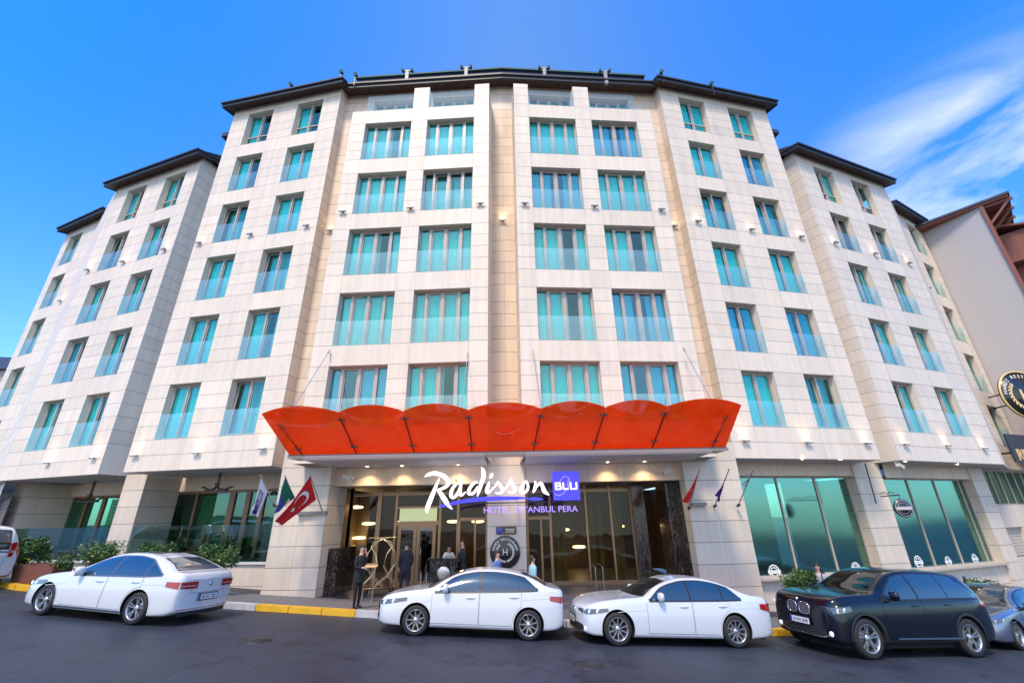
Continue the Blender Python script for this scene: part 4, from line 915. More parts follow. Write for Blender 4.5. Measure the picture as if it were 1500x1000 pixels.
def crescent(cs,cv,R,asp):
    q=[]
    for i in range(20):
        a0,a1=[math.radians(38+284*k/20) for k in(i,i+1)]
        def o(a): return (cs+R*math.cos(a)*asp,cv+R*math.sin(a))
        def n_(a): 
            b=math.atan2(math.sin(a)*1.0,math.cos(a)); return (cs+(.20*R+.80*R*math.cos(b))*asp,cv+.80*R*math.sin(b))
        q.append([o(a0),o(a1),n_(a1),n_(a0)])
    return q
def star(cs,cv,R,asp):
    pts=[(cs+(R if i%2==0 else R*.4)*math.cos(PI+i*PI/5)*asp,cv+(R if i%2==0 else R*.4)*math.sin(PI+i*PI/5)) for i in range(10)]
    return [[(cs,cv),pts[i],pts[(i+1)%10]] for i in range(10)]
def A(x,y,Y=15.9): return at(x,y,Y)
B_=lambda x,y: at(x,y,17.0)
flagpole(B_(401,737),A(381.5,696,15.3),'white flag with small violet script on the leftmost pole left of the entrance',lambda t,b: cloth(t,b,A(382,698,15.4),A(392,721,15.9),A(367,752,15.6),A(379,757,15.9),lambda s,v:1,1,[([[(.20+.6*k/9+.0,.30+.08*((k*37)%5)/5),(.20+.6*k/9+.045,.28),(.20+.6*k/9+.05,.66),(.20+.6*k/9+.01,.7)] for k in range(10)],4,'lettering'),([[(.84,.25),(.96,.25),(.96,.6),(.84,.6)]],4,'emblem')]))
flagpole(B_(437.5,750),A(417.5,696,15.3),'green white and blue flag on the middle pole left of the entrance',lambda t,b: cloth(t,b,A(418,698,15.4),A(432,728,16.2),A(401,752,15.7),A(411,748,16.0),lambda s,v:1 if (v>.72 and s>.3) else(3 if s<.42+.2*v else 2),2))
flagpole(B_(472,748),A(454,695.5,15.2),'red flag with white crescent and star on the pole nearest the entrance',lambda t,b: cloth(t,b,A(454,697,15.3),A(463,732,16.0),A(403,763,15.5),A(413,769,15.9),lambda s,v:0,3,[(crescent(.33,.5,.27,.75),1,'emblem'),(star(.60,.5,.13,.6),1,'emblem')],amp=.05))
flagpole(B_(1010,741),A(1024.5,687,15.3),'red flag hanging furled on the pole nearest the entrance, right side',lambda t,b: cloth(t,b,A(1023.5,690,15.4),A(1018,712,16.0),A(997,734,15.7),A(1009,737,16.2),lambda s,v:0,4,[(star(.45,.5,.12,.5),1,'emblem')],amp=.06))
flagpole(B_(1048,738),A(1068,687,15.3),'furled dark blue flag on the middle pole right of the entrance',lambda t,b: cloth(t,b,A(1066,691,15.4),A(1059,711,16.0),A(1049,724,15.8),A(1053,735,16.1),lambda s,v:4,5,[(star(.5,.4,.10,.5),5,'emblem'),(star(.3,.6,.10,.5),5,'emblem')],amp=.06))
flagpole(B_(1082.5,737),A(1104,686,15.3),'furled white and violet striped flag on the pole farthest right',lambda t,b: cloth(t,b,A(1102.5,688,15.4),A(1096,700,15.9),A(1088,710,15.8),A(1092,712,16.0),lambda s,v:1 if int(v*6)%2 else 4,6,amp=.05))
for (x0,x1,y,sx,lb) in ((437,479,751.5,1,'long grey metal flag bracket plate on the left entrance pier'),(1013,1033,738.5,1,'short grey metal flag bracket plate on the right entrance pier')):
    a,b=at(x0,y,17.05),at(x1,y,17.05 if x0<900 else 17.1); mb=MB(); yy=17.0; mb.box2((a.x,yy-.05,a.z-.06),(b.x,yy+.12,a.z+.06)); tag(mb.build('flag_bracket_plate',mat('grey painted steel',(.22,.21,.22),.45,.4)),lb,'bracket')
# ================================================================ NEIGHBOURS
ng=thing('neighbour_building','tall plain grey rendered house with timber bracketed eaves at the right edge','building')
GREY=mat('grey lilac render',(.47,.44,.43),.85,noise_amt=.05,scale=.5,bump=.3,bscale=30)
A0,A1=Vector((30.35,26.5)),Vector((31.75,23.73)); dn=(A1-A0).normalized(); fx=Vector((.76,.65)).normalized()
mb=MB(); C0=A1+fx*14; C1=A0-dn*12
A00=A0-dn*8; C1=A00+fx*14
mb.raw([(p.x,p.y,z) for p in(A00,A1,C0,C1) for z in(-5,18.85)],[(0,1,3,2),(2,3,5,4),(4,5,7,6),(6,7,1,0)]); mb.build('wall',GREY,ng)
mb=MB(); Mx=Matrix.Translation((A1.x,A1.y,0))@Matrix.Rotation(math.atan2(fx.y,fx.x),4,'Z')
RBR=mat('red brown timber',(.22,.07,.045),.6,noise_amt=.2)
mb.box2((-.12,-1.35,18.85),(14,9,19.0),0,Mx); mb.box2((-.2,-1.45,19.0),(14.1,9.2,19.16),1,Mx); mb.build('roof',[RBR,SLATE],ng)
for i in range(6):
    x=.05+i*1.5; mb=MB(); mb.box2((x,-1.5,18.65),(x+.14,0,18.84),0,Mx); 
    mb.raw([Mx@Vector(v) for v in((x,-1.35,18.66),(x+.12,-1.35,18.66),(x+.12,-1.2,18.66),(x,-1.2,18.66),(x,-.02,17.25),(x+.12,-.02,17.25),(x+.12,-.02,17.45),(x,-.02,17.45))],[(0,1,5,4),(2,3,7,6),(0,4,7,3),(1,2,6,5)]); mb.build('eave_bracket',RBR,ng)
mb=MB(); mb.box2((-.14,-.16,-4),(.0,0.02,18.8),0,Mx); mb.build('corner_board',RBR,ng)
for x_,z,o_ in((1.6,17.5,2.2),(2.6,15.6,1.6),(3.0,12.5,1.5),(3.2,9.5,1.5)):
    mb=MB(); mb.raw([Mx@Vector(q) for q in((x_,-o_,z-.35),(x_+5,-o_,z-.35),(x_+5,0,z+.35),(x_,0,z+.35),(x_,-o_,z-.22),(x_+5,-o_,z-.22),(x_+5,0,z+.5),(x_,0,z+.5))],[(0,3,2,1),(4,5,6,7),(0,1,5,4),(2,3,7,6),(0,4,7,3),(1,2,6,5)]); mb.build('bay_roof',RBR,ng)
    mb=MB(); mb.box2((x_+.3,-o_+.4,z-2.4),(x_+4.6,0,z-.3),0,Mx); mb.build('bay_window',RBR,ng)
# far left house
P=at(12,540,58); ld=thing('distant_house','distant pale house with dark hipped roof peeping out at the far left edge','house',loc=(P.x,P.y,0),rz=.2)
a=MB(); a.box2((-9,0,-6),(2.9,10,P.z-.2)); a.build('wall',mat('pale pink render',(.45,.38,.35),.8,noise_amt=.1),ld)
a=MB(); z=P.z-.2; a.raw([(-9.6,-.6,z),(3.4,-.6,z),(3.4,10.6,z),(-9.6,10.6,z),(-5,4,z+3.2),(-.5,4,z+3.2)],[(0,1,5,4),(1,2,5),(2,3,4,5),(3,0,4),(3,2,1,0)]); a.build('roof',SLATE,ld)
for i in range(4):
    for k in range(4): 
        a=MB(); a.box2((-8+i*2.8,-.06,z-2.6-k*3.2),(-6.7+i*2.8,.05,z-.8-k*3.2)); w=a.build('window',FRAME,ld); a=MB(); a.box2((-7.9+i*2.8,-.08,z-2.5-k*3.2),(-6.8+i*2.8,-.061,z-.9-k*3.2)); a.build('glass_pane',SKYG,w)
# ================================================================ STREET
m,N,L,Bs=nm('asphalt'); tc=N.new('ShaderNodeTexCoord')
t1=N.new('ShaderNodeTexNoise'); t1.inputs['Scale'].default_value=.35; t1.inputs['Detail'].default_value=8; t1.inputs['Roughness'].default_value=.6; L.new(tc.outputs['Object'],t1.inputs['Vector'])
t2=N.new('ShaderNodeTexNoise'); t2.inputs['Scale'].default_value=45; t2.inputs['Detail'].default_value=3; L.new(tc.outputs['Object'],t2.inputs['Vector'])
cr=N.new('ShaderNodeValToRGB'); cr.color_ramp.elements[0].position=.3; cr.color_ramp.elements[0].color=(.019,.025,.038,1); cr.color_ramp.elements[1].position=.75; cr.color_ramp.elements[1].color=(.046,.056,.078,1); L.new(t1.outputs['Fac'],cr.inputs[0])
mx=N.new('ShaderNodeMix'); mx.data_type='RGBA'; mx.blend_type='MULTIPLY'; mx.inputs[0].default_value=.6; L.new(cr.outputs[0],mx.inputs[6]); c2=N.new('ShaderNodeValToRGB'); c2.color_ramp.elements[0].position=.35; c2.color_ramp.elements[0].color=(.45,.45,.45,1); c2.color_ramp.elements[1].position=.6; L.new(t2.outputs['Fac'],c2.inputs[0]); L.new(c2.outputs[0],mx.inputs[7])
vo=N.new('ShaderNodeTexVoronoi'); vo.feature='DISTANCE_TO_EDGE'; vo.inputs['Scale'].default_value=.42; dn_=N.new('ShaderNodeTexNoise'); dn_.inputs['Scale'].default_value=1.5; dn_.inputs['Detail'].default_value=6; L.new(tc.outputs['Object'],dn_.inputs['Vector']); av=N.new('ShaderNodeVectorMath'); av.operation='ADD'; L.new(tc.outputs['Object'],av.inputs[0]); L.new(dn_.outputs['Color'],av.inputs[1]); L.new(av.outputs[0],vo.inputs['Vector'])
ck=N.new('ShaderNodeMapRange'); ck.inputs[1].default_value=.0; ck.inputs[2].default_value=.012; ck.inputs[3].default_value=.35; ck.inputs[4].default_value=1; L.new(vo.outputs['Distance'],ck.inputs[0])
br=N.new('ShaderNodeTexNoise'); br.inputs['Scale'].default_value=.16; br.inputs['Detail'].default_value=1; L.new(tc.outputs['Object'],br.inputs['Vector']); pr_=N.new('ShaderNodeMapRange'); pr_.inputs[1].default_value=.54; pr_.inputs[2].default_value=.555; pr_.inputs[3].default_value=1; pr_.inputs[4].default_value=.78; L.new(br.outputs['Fac'],pr_.inputs[0])
st_=N.new('ShaderNodeTexNoise'); st_.inputs['Scale'].default_value=1.1; st_.inputs['Detail'].default_value=3; L.new(tc.outputs['Object'],st_.inputs['Vector']); s2=N.new('ShaderNodeMapRange'); s2.inputs[1].default_value=.60; s2.inputs[2].default_value=.72; s2.inputs[3].default_value=1; s2.inputs[4].default_value=.55; L.new(st_.outputs['Fac'],s2.inputs[0])
m1_=N.new('ShaderNodeMath'); m1_.operation='MULTIPLY'; L.new(ck.outputs[0],m1_.inputs[0]); L.new(pr_.outputs[0],m1_.inputs[1]); m2_=N.new('ShaderNodeMath'); m2_.operation='MULTIPLY'; L.new(m1_.outputs[0],m2_.inputs[0]); L.new(s2.outputs[0],m2_.inputs[1])
vs_=N.new('ShaderNodeVectorMath'); vs_.operation='SCALE'; L.new(mx.outputs[2],vs_.inputs[0]); L.new(m2_.outputs[0],vs_.inputs['Scale']); L.new(vs_.outputs[0],Bs.inputs['Base Color'])
rr=N.new('ShaderNodeMapRange'); rr.inputs[3].default_value=.42; rr.inputs[4].default_value=.72; L.new(t1.outputs['Fac'],rr.inputs[0]); L.new(rr.outputs[0],Bs.inputs['Roughness'])
bp=N.new('ShaderNodeBump'); bp.inputs['Strength'].default_value=.5; bp.inputs['Distance'].default_value=.008; L.new(t2.outputs['Fac'],bp.inputs['Height']); L.new(bp.outputs[0],Bs.inputs['Normal']); ASPH=m
xs=[-900,-300,-120,-70]+[-50+2.5*i for i in range(41)]+[70,120,300,900]; ys=[-14,-10,-5,0]+[3+1.5*i for i in range(14)]+[30,40,60,120,400,900]
mb=MB(); mb.grid([[(x,y,road_z(x,y)) for y in ys] for x in xs]); struct(mb.build('road',ASPH))
# the valley behind the viewer (seen only in reflections)
mb=MB(); ys2=[-14,-20,-40,-60,-64,-68,-90,-94,-120,-200,-500,-900]; zz=[0,-1.5,-8,-9,-6,-9,-12,-9,-14,-30,-36,-30]; xs3=[-900,-700,-500]+[-400+3*i for i in range(267)]+[500,700,900]; mb.grid([[(x,y,road_z(x,-14)+z+(0 if y>=-20 else (1 if y>-150 else 3)*(2.2*noise.noise((x*.06,y*.3,0))+1.6*noise.noise((x*.23,y,3))+.9*noise.noise((x*.6,y,9))))) for y,z in zip(ys2,zz)] for x in xs3]); struct(mb.build('hillside',mat('dark wooded slope',(.010,.018,.010),.9,noise_amt=.6,scale=.1)))
# pavement, kerb
KX=[-60,-50,-40]+[-34+1*i for i in range(72)]+[40,50,60]
PAVM=mat('grey paving',(.125,.125,.135),.7,noise_amt=.22,scale=3,bump=.4,bscale=80)
def row(x,ds): y=kerb_y(x); return [(x,y+.22+d,pave_z(x,y+.22+d)) for d in ds]
mb=MB(); mb.grid([row(x,[0,1,2,3,4.5,7,10,16,30]) for x in KX]); struct(mb.build('pavement',PAVM))
KY=mat('yellow kerb paint',(.62,.35,.012),.6,noise_amt=.3,scale=5,bump=.4); KW=mat('worn white kerb paint',(.42,.42,.44),.7,noise_amt=.35,scale=5,bump=.4)
x=-30.0; i=0; mbs={0:MB(),1:MB()}
def kcol(x): return 1 if (-30<x<-12.5 or -7.3<x<-4.15 or 5.6<x<7.8 or x>20) else 0
while x<34:
    x1=x+.98; k=kcol(x+.5); y0,y1=kerb_y(x),kerb_y(x1); z0,z1=road_z(x,y0),road_z(x1,y1); h=.145
    v=[(x+.01,y0,z0-.1),(x1-.01,y1,z1-.1),(x1-.01,y1+.02,z1+h),(x+.01,y0+.02,z0+h),(x+.01,y0+.235,z0+h+.002),(x1-.01,y1+.235,z1+h+.002),(x+.01,y0+.235,z0-.1),(x1-.01,y1+.235,z1-.1)]
    mbs[k].raw(v,[(0,1,2,3),(3,2,5,4),(0,3,4,6),(1,7,5,2)]); x=x1
struct(mbs[0].build('kerb',KW)); struct(mbs[1].build('kerb',KY))
MAN=mat('cast iron cover',(.05,.05,.052),.5,.6,bump=.6,bscale=40)
for x,y,r_,lb in((-5.6,10.9,.33,'round iron manhole cover in the road before the yellow kerb'),(1.4,10.2,.30,'round iron manhole cover in the road between the two middle white saloons')):
    a=MB(); a.lathe([(.001,.012),(r_*.86,.012),(r_*.87,.006),(r_*.92,.006),(r_*.93,.013),(r_,.013),(r_+.01,-.02)],n=32); o=a.build('manhole_cover',MAN,None,loc=(x,y,road_z(x,y))); o.rotation_euler=(-.034,.0565,0); tag(o,lb,'manhole cover')
lit=MB(); rl=random.Random(3)
for i in range(420):
    x=rl.uniform(-18,14); y=kerb_y(x)-abs(rl.gauss(0,.35))-.03 if i%3 else rl.uniform(8.5,13.5); z=road_z(x,y)+.006; s_=rl.uniform(.012,.035); a_=rl.random()*6.28
    lit.face([(x+s_*math.cos(a_+q)*f,y+s_*math.sin(a_+q)*f,z+rl.random()*.006) for q,f in((0,1),(1.57,.5),(3.14,1),(4.7,.5))],rl.choice([0,0,1]))
o=lit.build('leaf_litter',[mat('dry leaf',(.16,.10,.04),.8),mat('grit',(.22,.21,.2),.8)]); o['kind']='stuff'
# ================================================================ PLANTS
def leafmat(n,c): 
    m=mat(n,c,.45,noise_amt=.5,scale=7); return m
LF=[leafmat('mid green leaf',(.045,.11,.022)),leafmat('light green leaf',(.09,.17,.03)),leafmat('dark green leaf',(.022,.06,.018))]
def bush(x,y,h,rx,rz_,lab,seed,pot=True,flowers=None,n=1500,zb=None):
    r=random.Random(seed); z0=pave_z(x,y) if zb is None else zb; t=thing('potted_shrub',lab,'shrub',loc=(x,y,z0),group='leafy shrubs in pots along the pavement')
    st=MB(); cz=h-rz_
    clumps=[(Vector((r.uniform(-.7,.7)*rx,r.uniform(-.7,.7)*rx,cz+r.uniform(-.75,.8)*rz_)),r.uniform(.28,.5)*rx) for _ in range(16)]
    for c,_ in clumps: st.tube([(r.uniform(-.04,.04),r.uniform(-.04,.04),.3),(c.x*.4,c.y*.4,c.z*.6),tuple(c)],[.02,.014,.006],5)
    st.build('stem',mat('shrub bark',(.10,.07,.045),.8),t)
    lf=MB()
    for i in range(n):
        c,cr_=r.choice(clumps); d=Vector((r.gauss(0,1),r.gauss(0,1),r.gauss(0,1))).normalized()*cr_*(r.random()**.35); p=c+d; l=r.uniform(.07,.135); ax=Vector((r.gauss(0,1),r.gauss(0,1),r.gauss(0,.6)+.4)).normalized(); sd=ax.orthogonal().normalized(); sd=Matrix.Rotation(r.random()*6.28,3,ax)@sd
        lf.face([p,p+ax*l*.5+sd*l*.22,p+ax*l,p+ax*l*.5-sd*l*.22],r.choice([0,0,1,1,2]))
    lf.build('foliage',LF,t)
    if flowers:
        f=MB()
        for i in range(26): 
            p=Vector((r.uniform(-1,1)*rx*.9,-rx*.8+r.uniform(-.15,.1),cz*.62+r.uniform(-.2,.15)))
            f.lathe([(.001,.03),(.045,.02),(.03,0),(.001,-.01)],c=tuple(p),n=6)
        f.build('flowers',mat('yellow petals',flowers,.6),t)
    if pot:
        a=MB(); a.lathe([(.001,.02),(.20,0),(.26,.42),(.29,.42),(.29,.48),(.25,.48),(.24,.40),(.001,.40)],n=18); a.build('pot',mat('terracotta brown pot',(.20,.085,.05),.7,noise_amt=.15),t)
    return t
def bpos(px,py,Y): return at(px,py,Y)
for (px,Y,topy,rx,rz_,lab,sd,fl) in ((50,17.0,789,.55,.42,'clipped leafy shrub behind the yellow flowers at the far left kerb',1,(.85,.50,.02)),(140,16.6,793,.78,.50,'wide leafy shrub behind the bonnet of the leftmost white saloon',2,None),(232,16.9,797,.52,.45,'shrub mostly hidden behind the roof of the leftmost white saloon',3,None),(322,16.3,800,.62,.55,'tall leafy shrub standing right behind the boot of the leftmost white saloon',4,None),(1171,14.95,836,.50,.52,'leafy shrub between the second white saloon and the black off-roader',5,None),(1440,18.6,852,.62,.4,'low dark shrub beside the red scooter at the right',6,None)):
    P=at(px,topy,Y); z0=pave_z(P.x,Y); bush(P.x,Y,P.z-z0,rx,rz_,lab,sd,flowers=fl,n=3000)
P=at(58,850,16.4); z0=pave_z(P.x,P.y); pl=thing('planter_box','brown rectangular planter trough at the kerb beside the yellow flowers','planter',loc=(P.x,P.y,z0),rz=-.25)
a=MB(); a.box2((-.9,-.28,0),(.9,-.22,.62)); a.box2((-.9,.22,0),(.9,.28,.62)); a.box2((-.9,-.22,0),(-.84,.22,.62)); a.box2((.84,-.22,0),(.9,.22,.62)); a.box2((-.84,-.22,.05),(.84,.22,.56)); a.build('trough',mat('red brown planter',(.16,.06,.045),.6,noise_amt=.15),pl)
P=at(1478,868,18.2); 
fb=MB(); r=random.Random(5)
# ================================================================ CARS
def interp(pts,x):
    if x<=pts[0][0]: return pts[0][1]
    for i in range(len(pts)-1):
        x0,y0=pts[i];x1,y1=pts[i+1]
        if x<=x1:
            t=(x-x0)/(x1-x0); m=(y1-y0)/(x1-x0)
            m0=m if i==0 else _sl(pts,i); m1=m if i+2==len(pts) else _sl(pts,i+1)
            h=x1-x0; return (2*t**3-3*t*t+1)*y0+(t**3-2*t*t+t)*h*m0+(-2*t**3+3*t*t)*y1+(t**3-t*t)*h*m1
    return pts[-1][1]
def _sl(p,i):
    a=(p[i][1]-p[i-1][1])/(p[i][0]-p[i-1][0]); b=(p[i+1][1]-p[i][1])/(p[i+1][0]-p[i][0])
    return 0 if a*b<=0 else 2*a*b/(a+b)
TYRE=mat('tyre rubber',(.018,.018,.019),.75,bump=.2); TRIMB=mat('black plastic trim',(.015,.015,.016),.45); CHR=mat('chrome',(.75,.75,.77),.12,1); GAP=mat('panel gap',(.01,.01,.01),.8)
CGL=mat('tinted car glass',(.012,.035,.065),.11,coat=1,spec=.9); HEAD=mat('headlamp lens',(.10,.11,.12),.10,.2,coat=1); HEADD=mat('headlamp dark',(.02,.02,.025),.1,coat=1); HEADB=mat('headlamp bright',(.8,.85,.9),.15,.2,emit=(.8,.9,1),es=.25)
REDL=mat('red tail lamp',(.30,.004,.006),.10,coat=1,emit=(.5,.01,.01),es=.03); REDD=mat('deep red tail lamp',(.16,.004,.006),.1,coat=1); RIMM=mat('alloy rim',(.50,.51,.53),.3,.85); PLATEM=mat('number plate white',(.75,.76,.78),.4); PBLUE=mat('plate blue',(.02,.08,.5),.4); PBLK=mat('plate black',(.02,.02,.02),.5)
UNDER=mat('dark wheel arch',(.01,.01,.011),.9)
class Car:
    def __init__(s,**k): s.__dict__.update(k)
    def shift(s,x,y,w):
        c=interp(s.sh,x); return c*(1-min(1,(y/w)**2))
    def ring(s,x):
        w=interp(s.wid,x); b=interp(s.belt,x); t=max(interp(s.top,x),b+.015); sl=interp(s.sill,x); h=t-b; hh=b-sl
        ys=w-s.sho; ye=max(ys-s.tum*h-.03-.10*min(1,h/.25),.25*w)
        pts=[(w-.22,sl),(w-.05,sl+.02),(w-.012,sl+.10),(w,sl+.38*hh),(w-.004,sl+.62*hh),(w-.022,sl+.86*hh),(ys+.008,b-.012),(ys-.012,b+.006),(ys-.02-s.tum*h*.5,b+.5*h*.93),(ye+.035,b+.88*h),(ye-.07,b+.955*h),(ye*.55,t-.004-.012*(h>.3)),(0,t)]
        # densify with Catmull-Rom
        out=[]; idx=[]
        for i in range(len(pts)-1):
            p0=pts[max(i-1,0)];p1=pts[i];p2=pts[i+1];p3=pts[min(i+2,len(pts)-1)]
            if i in(6,): p0=p1; p3=p2
            if i==5: p3=p2
            if i==7: p0=p1
            n=3
            for k in range(n):
                q=k/n; out.append(tuple(.5*((2*p1[j])+(-p0[j]+p2[j])*q+(2*p0[j]-5*p1[j]+4*p2[j]-p3[j])*q*q+(-p0[j]+3*p1[j]-3*p2[j]+p3[j])*q**3) for j in(0,1)))
        out.append(pts[-1]); return out,w
    def side(s,x,z,off=.004):         # point on the +y flank at height z
        o,w=s.ring(x)
        for a,b in zip(o,o[1:]):
            if a[1]<=z<=b[1] and b[1]>a[1]: y=a[0]+(b[0]-a[0])*(z-a[1])/(b[1]-a[1]); break
        else: y=o[0][0] if z<o[0][1] else o[-6][0]
        return Vector((x+s.shift(x,y,w),y+off,z))
    def topp(s,x,y,off=.004):
        o,w=s.ring(x); o=o[21:]; ay=abs(y)
        for a,b in zip(o,o[1:]):
            if b[0]<=ay<=a[0]: z=a[1]+(b[1]-a[1])*(a[0]-ay)/max(1e-6,a[0]-b[0]); break
        else: z=o[0][1]
        return Vector((x+s.shift(x,y,w),y,z+off))
    def yedge(s,x): o,w=s.ring(x); return o[30][0]
def flank(mb,car,xs,zl,zu,m=0,off=.004,nz=8,side=-1):
    P=[]
    for x in xs:
        a,b=zl(x),zu(x)
        if b<=a: b=a+.0005
        r=[]
        for k in range(nz+1): p=car.side(x,a+(b-a)*k/nz,off); r.append((p.x,p.y*side,p.z))
        P.append(r)
    mb.grid(P,m)
def lin(a,b,n): return [a+(b-a)*i/n for i in range(n+1)]
def wheel(parent,x,y,R,sty,side,w=.215,paint=None):
    t=MB(); hw=w/2; rr=R*.70
    t.lathe([(rr,-hw+.01),(R*.86,-hw),(R*.96,-hw+.02),(R,-hw+.05),(R,hw-.05),(R*.96,hw-.02),(R*.86,hw),(rr,hw-.01),(rr-.01,0),(rr,-hw+.01)],n=40,axis='Y')
    wh=t.build('wheel',TYRE,parent); wh.location=(x,y,R)
    r=MB(); o=side*(hw-.012); r.lathe([(rr,o),(rr*.985,o+side*.004),(rr*.93,o-side*.012),(rr*.90,o-side*.05),(rr*.90,o-side*.11)],n=40,axis='Y')
    n,kind,wd=sty
    for i in range(n):
        a=2*PI*i/n+.3
        for s_ in ((-1,1) if kind=='twin' else (0,)):
            da=s_*.17; ca,sa=math.cos(a),math.sin(a); c2,s2=math.cos(a+da),math.sin(a+da)
            p0=Vector((ca*R*.08,0,sa*R*.08)); p1=Vector((c2*rr*.94,0,s2*rr*.94)); d=(p1-p0).normalized(); q=Vector((-d.z,0,d.x)); w0,w1=wd*R*.5,wd*R*(.75 if kind=='twin' else 1)
            vs=[]
            for dy in(o-side*.02,o-side*.05):
                for p,ww,ex_ in((p0,w0,-.012),(p1,w1,0)):
                    for e in(-1,1): vs.append(p+q*e*ww/2+Vector((0,dy+side*ex_,0)))
            r.raw(vs,[(0,1,3,2),(4,6,7,5),(0,2,6,4),(1,5,7,3)])
    r.lathe([(.001,o-side*.022),(R*.16,o-side*.026),(R*.19,o-side*.05)],n=20,axis='Y')
    r.build('rim',RIMM,wh)
    b=MB(); b.lathe([(.001,o-side*.10),(rr*.92,o-side*.10)],n=32,axis='Y'); b.lathe([(.001,o-side*.085),(rr*.6,o-side*.085),(rr*.6,o-side*.1)],n=32,axis='Y',m=1); b.build('brake_disc',[UNDER,mat('brake disc',(.2,.19,.18),.4,.8)],wh)
    return wh
def plate(parent,M,txt,w=.52,h=.115,m='number_plate'):
    a=MB(); a.box2((-w/2-.02,-.004,-h/2-.02),(w/2+.02,.004,h/2+.02),2,M); a.box2((-w/2,-.008,-h/2),(w/2,.0,h/2),0,M); a.box2((-w/2,-.010,-h/2),(-w/2+.045,-.008,h/2),1,M); 
    put_text(a,txt,M@Matrix.Translation((.02,-.009,0)),2,h=h*.62,w=w*.78,depth=.002,bold=.01); return a.build(m,[PLATEM,PBLUE,PBLK],parent)
def make_car(car,name,label,paint,M,group='cars parked along the kerb'):
    t=thing(name,label,'car',M=M,group=group)
    L=car.L; xs=sorted(set([0,.03,.07,.12,.18,.26,.36,.5,.65,.8]+lin(1.0,L-1.0,26)+[L-.8,L-.65,L-.5,L-.36,L-.25,L-.16,L-.1,L-.05,L-.02,L]))
    mb=MB(); vs=[]; n=None; NR=None
    for x in xs:
        o,w=car.ring(x); full=[(y,z) for y,z in o]+[(-y,z) for y,z in reversed(o[:-1])]; NR=len(full)
        for y,z in full: vs.append((x+car.shift(x,y,w),y,z))
    fs=[]
    for i in range(len(xs)-1):
        for k in range(NR):
            k2=(k+1)%NR; fs.append((i*NR+k,i*NR+k2,(i+1)*NR+k2,(i+1)*NR+k))
    # curved end caps
    h=NR//2
    for e,x in((0,xs[0]),(1,xs[-1])):
        o,w=car.ring(x); base=(len(xs)-1)*NR*e; prev=None; NC=10
        for k in range(h+1):
            l=base+k; r=base+(NR-1-k); 
            if l==r or k==h: row_=[l]
            else:
                row_=[l]
                y0,z0=vs[l][1],vs[l][2]; y1=vs[r][1]
                for q in range(1,NC):
                    y=y0+(y1-y0)*q/NC; vs.append((x+car.shift(x,y,w),y,z0)); row_.append(len(vs)-1)
                row_.append(r)
            if prev:
                if len(row_)==1:
                    for q in range(len(prev)-1): fs.append((prev[q],prev[q+1],row_[0]) if e else (prev[q+1],prev[q],row_[0]))
                else:
                    for q in range(len(prev)-1): f=(prev[q],prev[q+1],row_[q+1],row_[q]); fs.append(f if e else f[::-1])
            prev=row_
    mb.raw(vs,fs,0,True); body=mb.build('body',[paint,UNDER],t,fix=True)
    me=body.data
    cut=MB()
    for x in car.wx:
        for s_ in(-1,1): cut.cyl((x,s_*(car.W/2-.34),car.R+.01),(x,s_*(car.W/2+.3),car.R+.01),car.R*car.arch,n=40)
    co=cut.build('cutter',UNDER,fix=True); co.parent=t
    md=body.modifiers.new('b','BOOLEAN'); md.object=co; md.operation='DIFFERENCE'; md.solver='EXACT'
    try: md.material_mode='TRANSFER'
    except Exception: pass
    bpy.context.view_layer.update(); dg=bpy.context.evaluated_depsgraph_get(); nme=bpy.data.meshes.new_from_object(body.evaluated_get(dg)); body.modifiers.clear()
    old=body.data; body.data=nme; nme.name='body'; bpy.data.objects.remove(co)
    for p in nme.polygons: p.use_smooth=True
    try: nme.set_sharp_from_angle(angle=math.radians(38))
    except Exception: pass
    # ---- flank parts on both sides
    bz=lambda x: interp(car.belt,x); tz=lambda x: interp(car.top,x); sz=lambda x: interp(car.sill,x)
    for s_ in(-1,1):
        sil=MB(); flank(sil,car,lin(car.wx[0]+car.R*1.12,car.wx[1]-car.R*1.12,10),lambda x:sz(x)+.015,lambda x:sz(x)+.085,0,.006,2,s_); sil.build('sill_trim',car.silm,t)
        # window band
        x0,x1=car.dlo; up=lambda x: min(bz(x)+(tz(x)-bz(x))*.885-.035, bz(x)+.02+max(0,(x-x0))*car.asl, bz(x)+.02+max(0,(x1-x))*car.csl)
        tr=MB(); flank(tr,car,lin(x0-.02,x1+.02,44),lambda x:bz(x)-.012,lambda x:max(up(x)+.022,bz(x)+.012),0,.003,10,s_); tr.build('window_trim',car.wtrim,t)
        for a,b in car.panes:
            g=MB(); flank(g,car,lin(a,b,22),lambda x:bz(x)+.018,lambda x:max(up(x),bz(x)+.019),0,.008,10,s_); g.build('side_window',CGL,t)
        for a,b,hx in car.doors:
            lo=lambda x: max(sz(x)+.10, (car.R+.01+math.sqrt(max(0,(car.R*car.arch+.03)**2-(x-car.wx[1])**2))) if abs(x-car.wx[1])<car.R*car.arch+.03 else 0)
            g=MB(); xs_=lin(a,b,22); flank(g,car,xs_,lambda x:min(lo(x),bz(x)-.1),lambda x:bz(x)-.016,0,.0025,14,s_); 
            d=MB(); flank(d,car,lin(a+.006,b-.006,22),lambda x:min(lo(x)+.008,bz(x)-.1),lambda x:bz(x)-.018,0,.006,14,s_); dd=d.build('door',paint,t)
            g.build('door_gap',GAP,dd)
            hz=bz(hx)-.115; hp=[]
            h_=MB(); p=[car.side(hx-.11+.11*k,hz+.01*k*.3,.03 if k==1 else .012) for k in(0,1,2)]
            h_.tube([(q.x,q.y*s_,q.z) for q in (p[0],p[1].lerp(p[0],.3),p[1].lerp(p[2],.3),p[2])],.013,6); h_.build('handle',car.hand or paint,dd)
